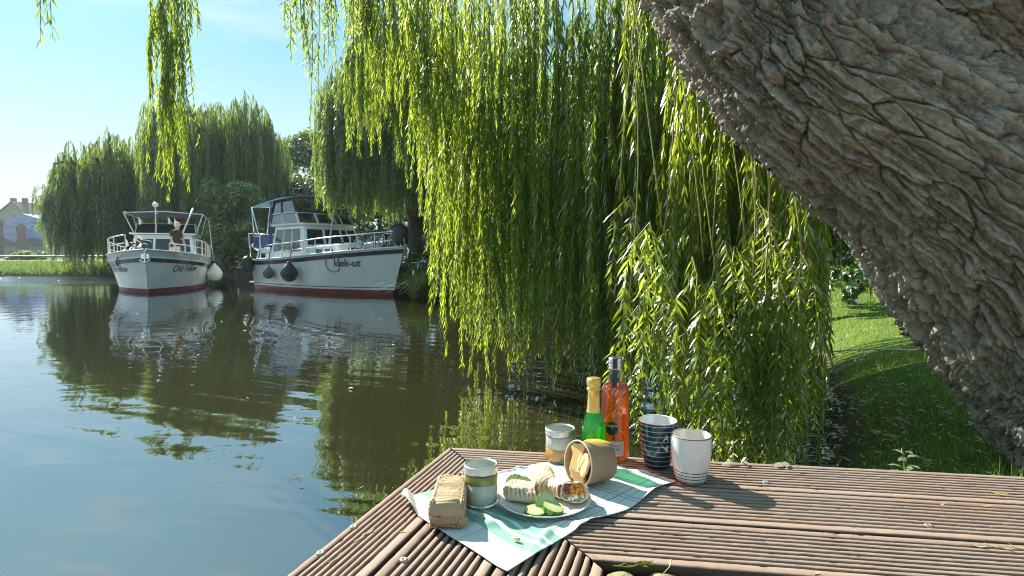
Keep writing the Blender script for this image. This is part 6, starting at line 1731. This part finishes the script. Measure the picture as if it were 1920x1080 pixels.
def leaf_obj(label, loc, rot, L_, w, mat, curl=.2, fold=.3, name='fallen_leaf', group=None, n=8, twist=0.0):
    V = []
    for i in range(n + 1):
        k = i / n; ww = w / 2 * math.sin(PI * min(1, k * .96 + .02)) ** .8; x = L_ * (k - .5); z = curl * L_ * (1 - (2 * k - 1) ** 2) * -1 + curl * L_ * .5 * k
        for s in (-1, 0, 1): V.append((x, s * ww, z + (abs(s) * ww * fold) + s * twist * (k - .5) * w))
    F = [(3 * i + j, 3 * (i + 1) + j, 3 * (i + 1) + j + 1, 3 * i + j + 1) for i in range(n) for j in range(2)]
    zmin = min(p[2] for p in V); V = [(p[0], p[1], p[2] - zmin + .0005) for p in V]
    o = MB().add(V, F).build(name, mat, loc=loc, rot=rot, smooth=True)
    if label: tag(o, label, 'leaf', group)
    return o
top = oc + ax * .038 + Vector((0, 0, .0455))
leaf_obj('yellow pointed leaf lying on top of the tipped paper bowl', top + Vector((.012, -.006, .0005)), (R(8), R(5), R(8)), .062, .020, M['yellowleaf'], -.08, -.25)

# wrapped sandwich
def parcel():
    nu, nv = 110, 96; s = np.linspace(-1, 1, nu)[:, None] * np.ones((1, nv)); a = np.ones((nu, 1)) * np.linspace(0, 2 * PI, nv, endpoint=False)[None, :]
    ca, sa = np.cos(a), np.sin(a); W2, H2_, L2_ = .0305, .0245, .080
    e = .22; X = np.sign(ca) * np.abs(ca) ** e * W2; Z = np.sign(sa) * np.abs(sa) ** e * H2_
    k = np.clip((1 - np.abs(s)) / .16, 0, 1) ** .45
    kk = .30 + .70 * k; Y = s * L2_
    front = (s < -.72); 
    X = X * (1 - .04 * s) * (0.80 + .20 * k) ; Zc = H2_ * (1 - (1 - k) * .35)
    Z = Z * kk
    wr_ = np.sin((Y * 1.0 + X * -.45) * 900 + 5 * fbm(X * 60, Y * 40, 4, 3)) * .00115 + np.clip(fbm(X * 90 + Z * 50, Y * 90, 8, 4), -1, 1) * .0014
    wr_ += np.where(np.abs(s) > .78, .0020 * np.sin(a * 17 + 3 * fbm(X * 80, Y * 60, 5, 2)), 0)
    wr_ += np.where((np.abs(X) > W2 * .80) & (Z > 0), .0011, 0)
    nx_, nz_ = ca * .8, sa * 1.0
    X = X + nx_ * wr_; Z = Z + nz_ * wr_
    P = np.stack([X, Y, Z + Zc], -1).reshape(-1, 3)
    idx = np.arange(nu * nv).reshape(nu, nv); nx2 = np.roll(idx, -1, 1)
    F = np.stack([idx[:-1].ravel(), idx[1:].ravel(), nx2[1:].ravel(), nx2[:-1].ravel()], 1)
    t = thing('sandwich_parcel', 'sandwich wrapped in creased brown parchment paper, left of the front jar', 'parcel', (-.119, 1.108, OZ - .001), (R(-1.5), 0, R(1)))
    me = mesh_np('wrapper', P, [F])
    tm = NT('parchment'); o = tm.coord('Object'); n1 = tm.noise(o, 60, 5, .65)
    wv = tm.math('SINE', tm.math('MULTIPLY', tm.math('ADD', tm.n.new('ShaderNodeSeparateXYZ').outputs[0], 0), 1))
    col = tm.mix(n1, (.31, .205, .11), (.49, .35, .205))
    tm.finish(tm.bsdf(col, .62, tm.bump(tm.noise(tm.coord('Object', (1, 2.2, 1), (0, 0, R(25))), 170, 5, .6), .6, .0012)))
    link('wrapper', me, tm.mat, t, smooth=True)
    # end flaps
    for sg, yy in ((1, -.079), (-1, .079)):
        b = MB(); g = random.Random(5)
        for kx in range(9):
            x = -.030 + .0075 * kx; b.add([(x, yy + sg * .004, .004), (x + .0085, yy + sg * .004, .003), (x + .009, yy - sg * g.uniform(.0, .006), .022 + g.uniform(0, .004)), (x, yy - sg * g.uniform(.0, .004), .024), ], [(0, 1, 2, 3)])
        b.build('folded_end', tm.mat, t, solid=.0008)
    # handwriting
    pts = [[(.004, .012), (.000, .016), (-.006, .013), (-.007, .008)], [(.008, .022), (.010, .012), (.012, .003)], [(-.002, .004), (.004, .007), (.009, .004)], [(-.012, -.008), (-.008, -.014), (.000, -.013), (.003, -.006), (.008, -.004)], [(.009, -.010), (.012, -.016)]]
    b = MB()
    for q in pts:
        cp = catmull([(x, y, .0488 + .0) for x, y in q], 12); b.tube([Vector(p) for p in cp], .0007, 4)
    b.build('handwriting', M['ink'], t)
parcel()
# wooden spoon between parcel and jar
sp_t = thing('wooden_spoon', 'pale wooden spoon lying behind the wrapped sandwich', 'spoon', (-.098, 1.205, OZ), (0, 0, R(12)))
b = MB(); 
V, F = blob((.022, 0, .008), (.019, .013, .004), random.Random(1), 20, 8, .0); b.add(V, F)
b.tube([(.006, 0, .008), (-.05, 0, .006)], [.0045, .0035], 8, squash=.45)
b.build('spoon', simple('pale_birch', (.60, .44, .27), .6, .12, 60), sp_t, smooth=True)
# crumb of cheese on the towel
V, F = blob((0, 0, .003), (.008, .0035, .003), random.Random(6), 10, 6, .15)
p = gp(968, 1014, OZ); o = MB().add(V, F).build('crumb', simple('bread_crumb', (.72, .52, .26), .7, .2, 90), loc=(p.x, p.y, OZ + .001), rot=(0, 0, R(-35)), smooth=True); tag(o, 'small yellow crumb on the towel in front of the plate', 'crumb')
# dry leaves on the deck
dl = [((1872, 927), .034, .005, R(-52), 'yellowleaf', 'pale lancet leaf on the shaded far corner of the deck'), ((1765, 948), .020, .004, R(18), 'dryleaf', 'curled yellow leaf bridging the gap of the first two boards, left one'),
      ((1845, 950), .024, .004, R(-30), 'yellowleaf', 'yellow curled leaf in the same gap, right of the other'), ((1702, 941), .010, .003, R(-50), 'dryleaf', 'tiny dry leaf left of the curled yellow ones in the gap'),
      ((1835, 1026), .022, .004, R(-50), 'dryleaf', 'first of the dry curled leaves along the second gap, pale one'), ((1858, 1024), .026, .003, R(-58), 'dryleaf', 'brown narrow leaf in the second gap, second from the left'),
      ((1886, 1030), .024, .005, R(-55), 'dryleaf', 'white-tipped leaf in the second gap, third from the left'), ((1906, 1027), .028, .003, R(-60), 'dryleaf', 'long brown leaf in the second gap at the picture edge'),
      ((1740, 988), .014, .004, R(-10), 'yellowleaf', 'short yellow leaf scrap on the middle board near a screw'), ((1594, 1006), .008, .0015, R(80), 'yellowleaf', 'tiny upright leaf stub on the second gap'),
      ((690, 1000), .024, .006, R(40), 'dryleaf', 'brown withered leaf on the left boards near the water edge'), ((672, 1012), .030, .003, R(60), 'dryleaf', 'thin brown leaf below the withered one on the left boards'),
      ((628, 1050), .034, .003, R(62), 'dryleaf', 'long straw-like leaf in a groove at the lower left'), ((755, 998), .014, .004, R(35), 'dryleaf', 'small grey leaf scrap in a groove left of the sandwich'),
      ((1530, 1076), .012, .004, R(10), 'dryleaf', 'pale scrap at the bottom edge of the front board'), ((1090, 1018), .010, .002, R(60), 'dryleaf', 'thin scrap at the mitred joint in front of the towel')]
for (pp, L_, w, rz, mt, lb) in dl:
    p = gp(pp[0], pp[1], DZ); leaf_obj(lb, (p.x, p.y, DZ + .0003), (0, 0, rz), L_, w, M[mt], .18, .3, group='dry leaves scattered on the deck')
# sprig at the front
t = thing('willow_sprig', 'small green willow sprig lying on the front cobbles', 'sprig', (gp(1190, 1064, DZ).x, gp(1190, 1064, DZ).y, DZ + .001))
MB().tube([(-.035, -.003, .004), (-.01, -.006, .003), (.01, 0, .005), (.03, .004, .008)], .0008, 5).build('stem', M['stem'], t)
for k, (x, y, rz, L_) in enumerate(((-.022, -.002, R(200), .022), (-.008, -.004, R(150), .02), (.006, .003, R(50), .024), (.016, .004, R(10), .022), (.024, .004, R(-20), .02), (.012, -.001, R(-35), .02))):
    o = leaf_obj(None, (x, y, .003), (R(20), R(10), rz), L_, .0055, M['leaf_near'], .1, .3, name='leaf'); o.parent = t
o = MB().tube([gp(1240, 1080, DZ + .002), gp(1256, 1062, DZ + .004), gp(1258, 1050, DZ + .006)], [.0007, .0008, .0016], 5).build('dry_twig', simple('dry_straw', (.5, .38, .22), .7), smooth=True); tag(o, 'short dry twig standing beside the green sprig at the bottom edge', 'twig')
# floating leaves on the water
fl = thing('floating_sprig', 'pale sprig of dry willow leaves floating alone on the water', 'leaf', gp(553, 896, .004))
for k, (x, y, rz, L_) in enumerate(((0.008, .003, R(12), .032), (-.018, .008, R(70), .032), (.02, -.002, R(-14), .024), (.024, .018, R(60), .028), (-.016, -.022, R(95), .03))):
    o = leaf_obj(None, (x, y, .001), (R(8), R(-6), rz), L_, .007, M['dryleaf'], .15, .4, name='leaf'); o.parent = fl
rg_ = random.Random(12)
for k, (px, py) in enumerate(((566, 913), (742, 668), (1110, 560), (845, 578), (702, 565), (195, 533), (110, 560))):
    p = gp(px, py, .003)
    if k in (0,): leaf_obj('tiny pale leaf fleck floating just below the floating sprig', p, (0, 0, .3), .02, .012, M['dryleaf'], .05, .1)
# ------------------------------------------------------------------ light haze over the water
ht = NT('air'); hv = ht.n.new('ShaderNodeVolumePrincipled')
hv.inputs['Color'].default_value = (.80, .90, 1.0, 1); hv.inputs['Density'].default_value = 0.0004; hv.inputs['Anisotropy'].default_value = 0.35
ht.l.new(hv.outputs[0], ht.out.inputs['Volume'])
MB().box((20, 180, 14), (720, 520, 34)).build('haze', ht.mat, kind='stuff')
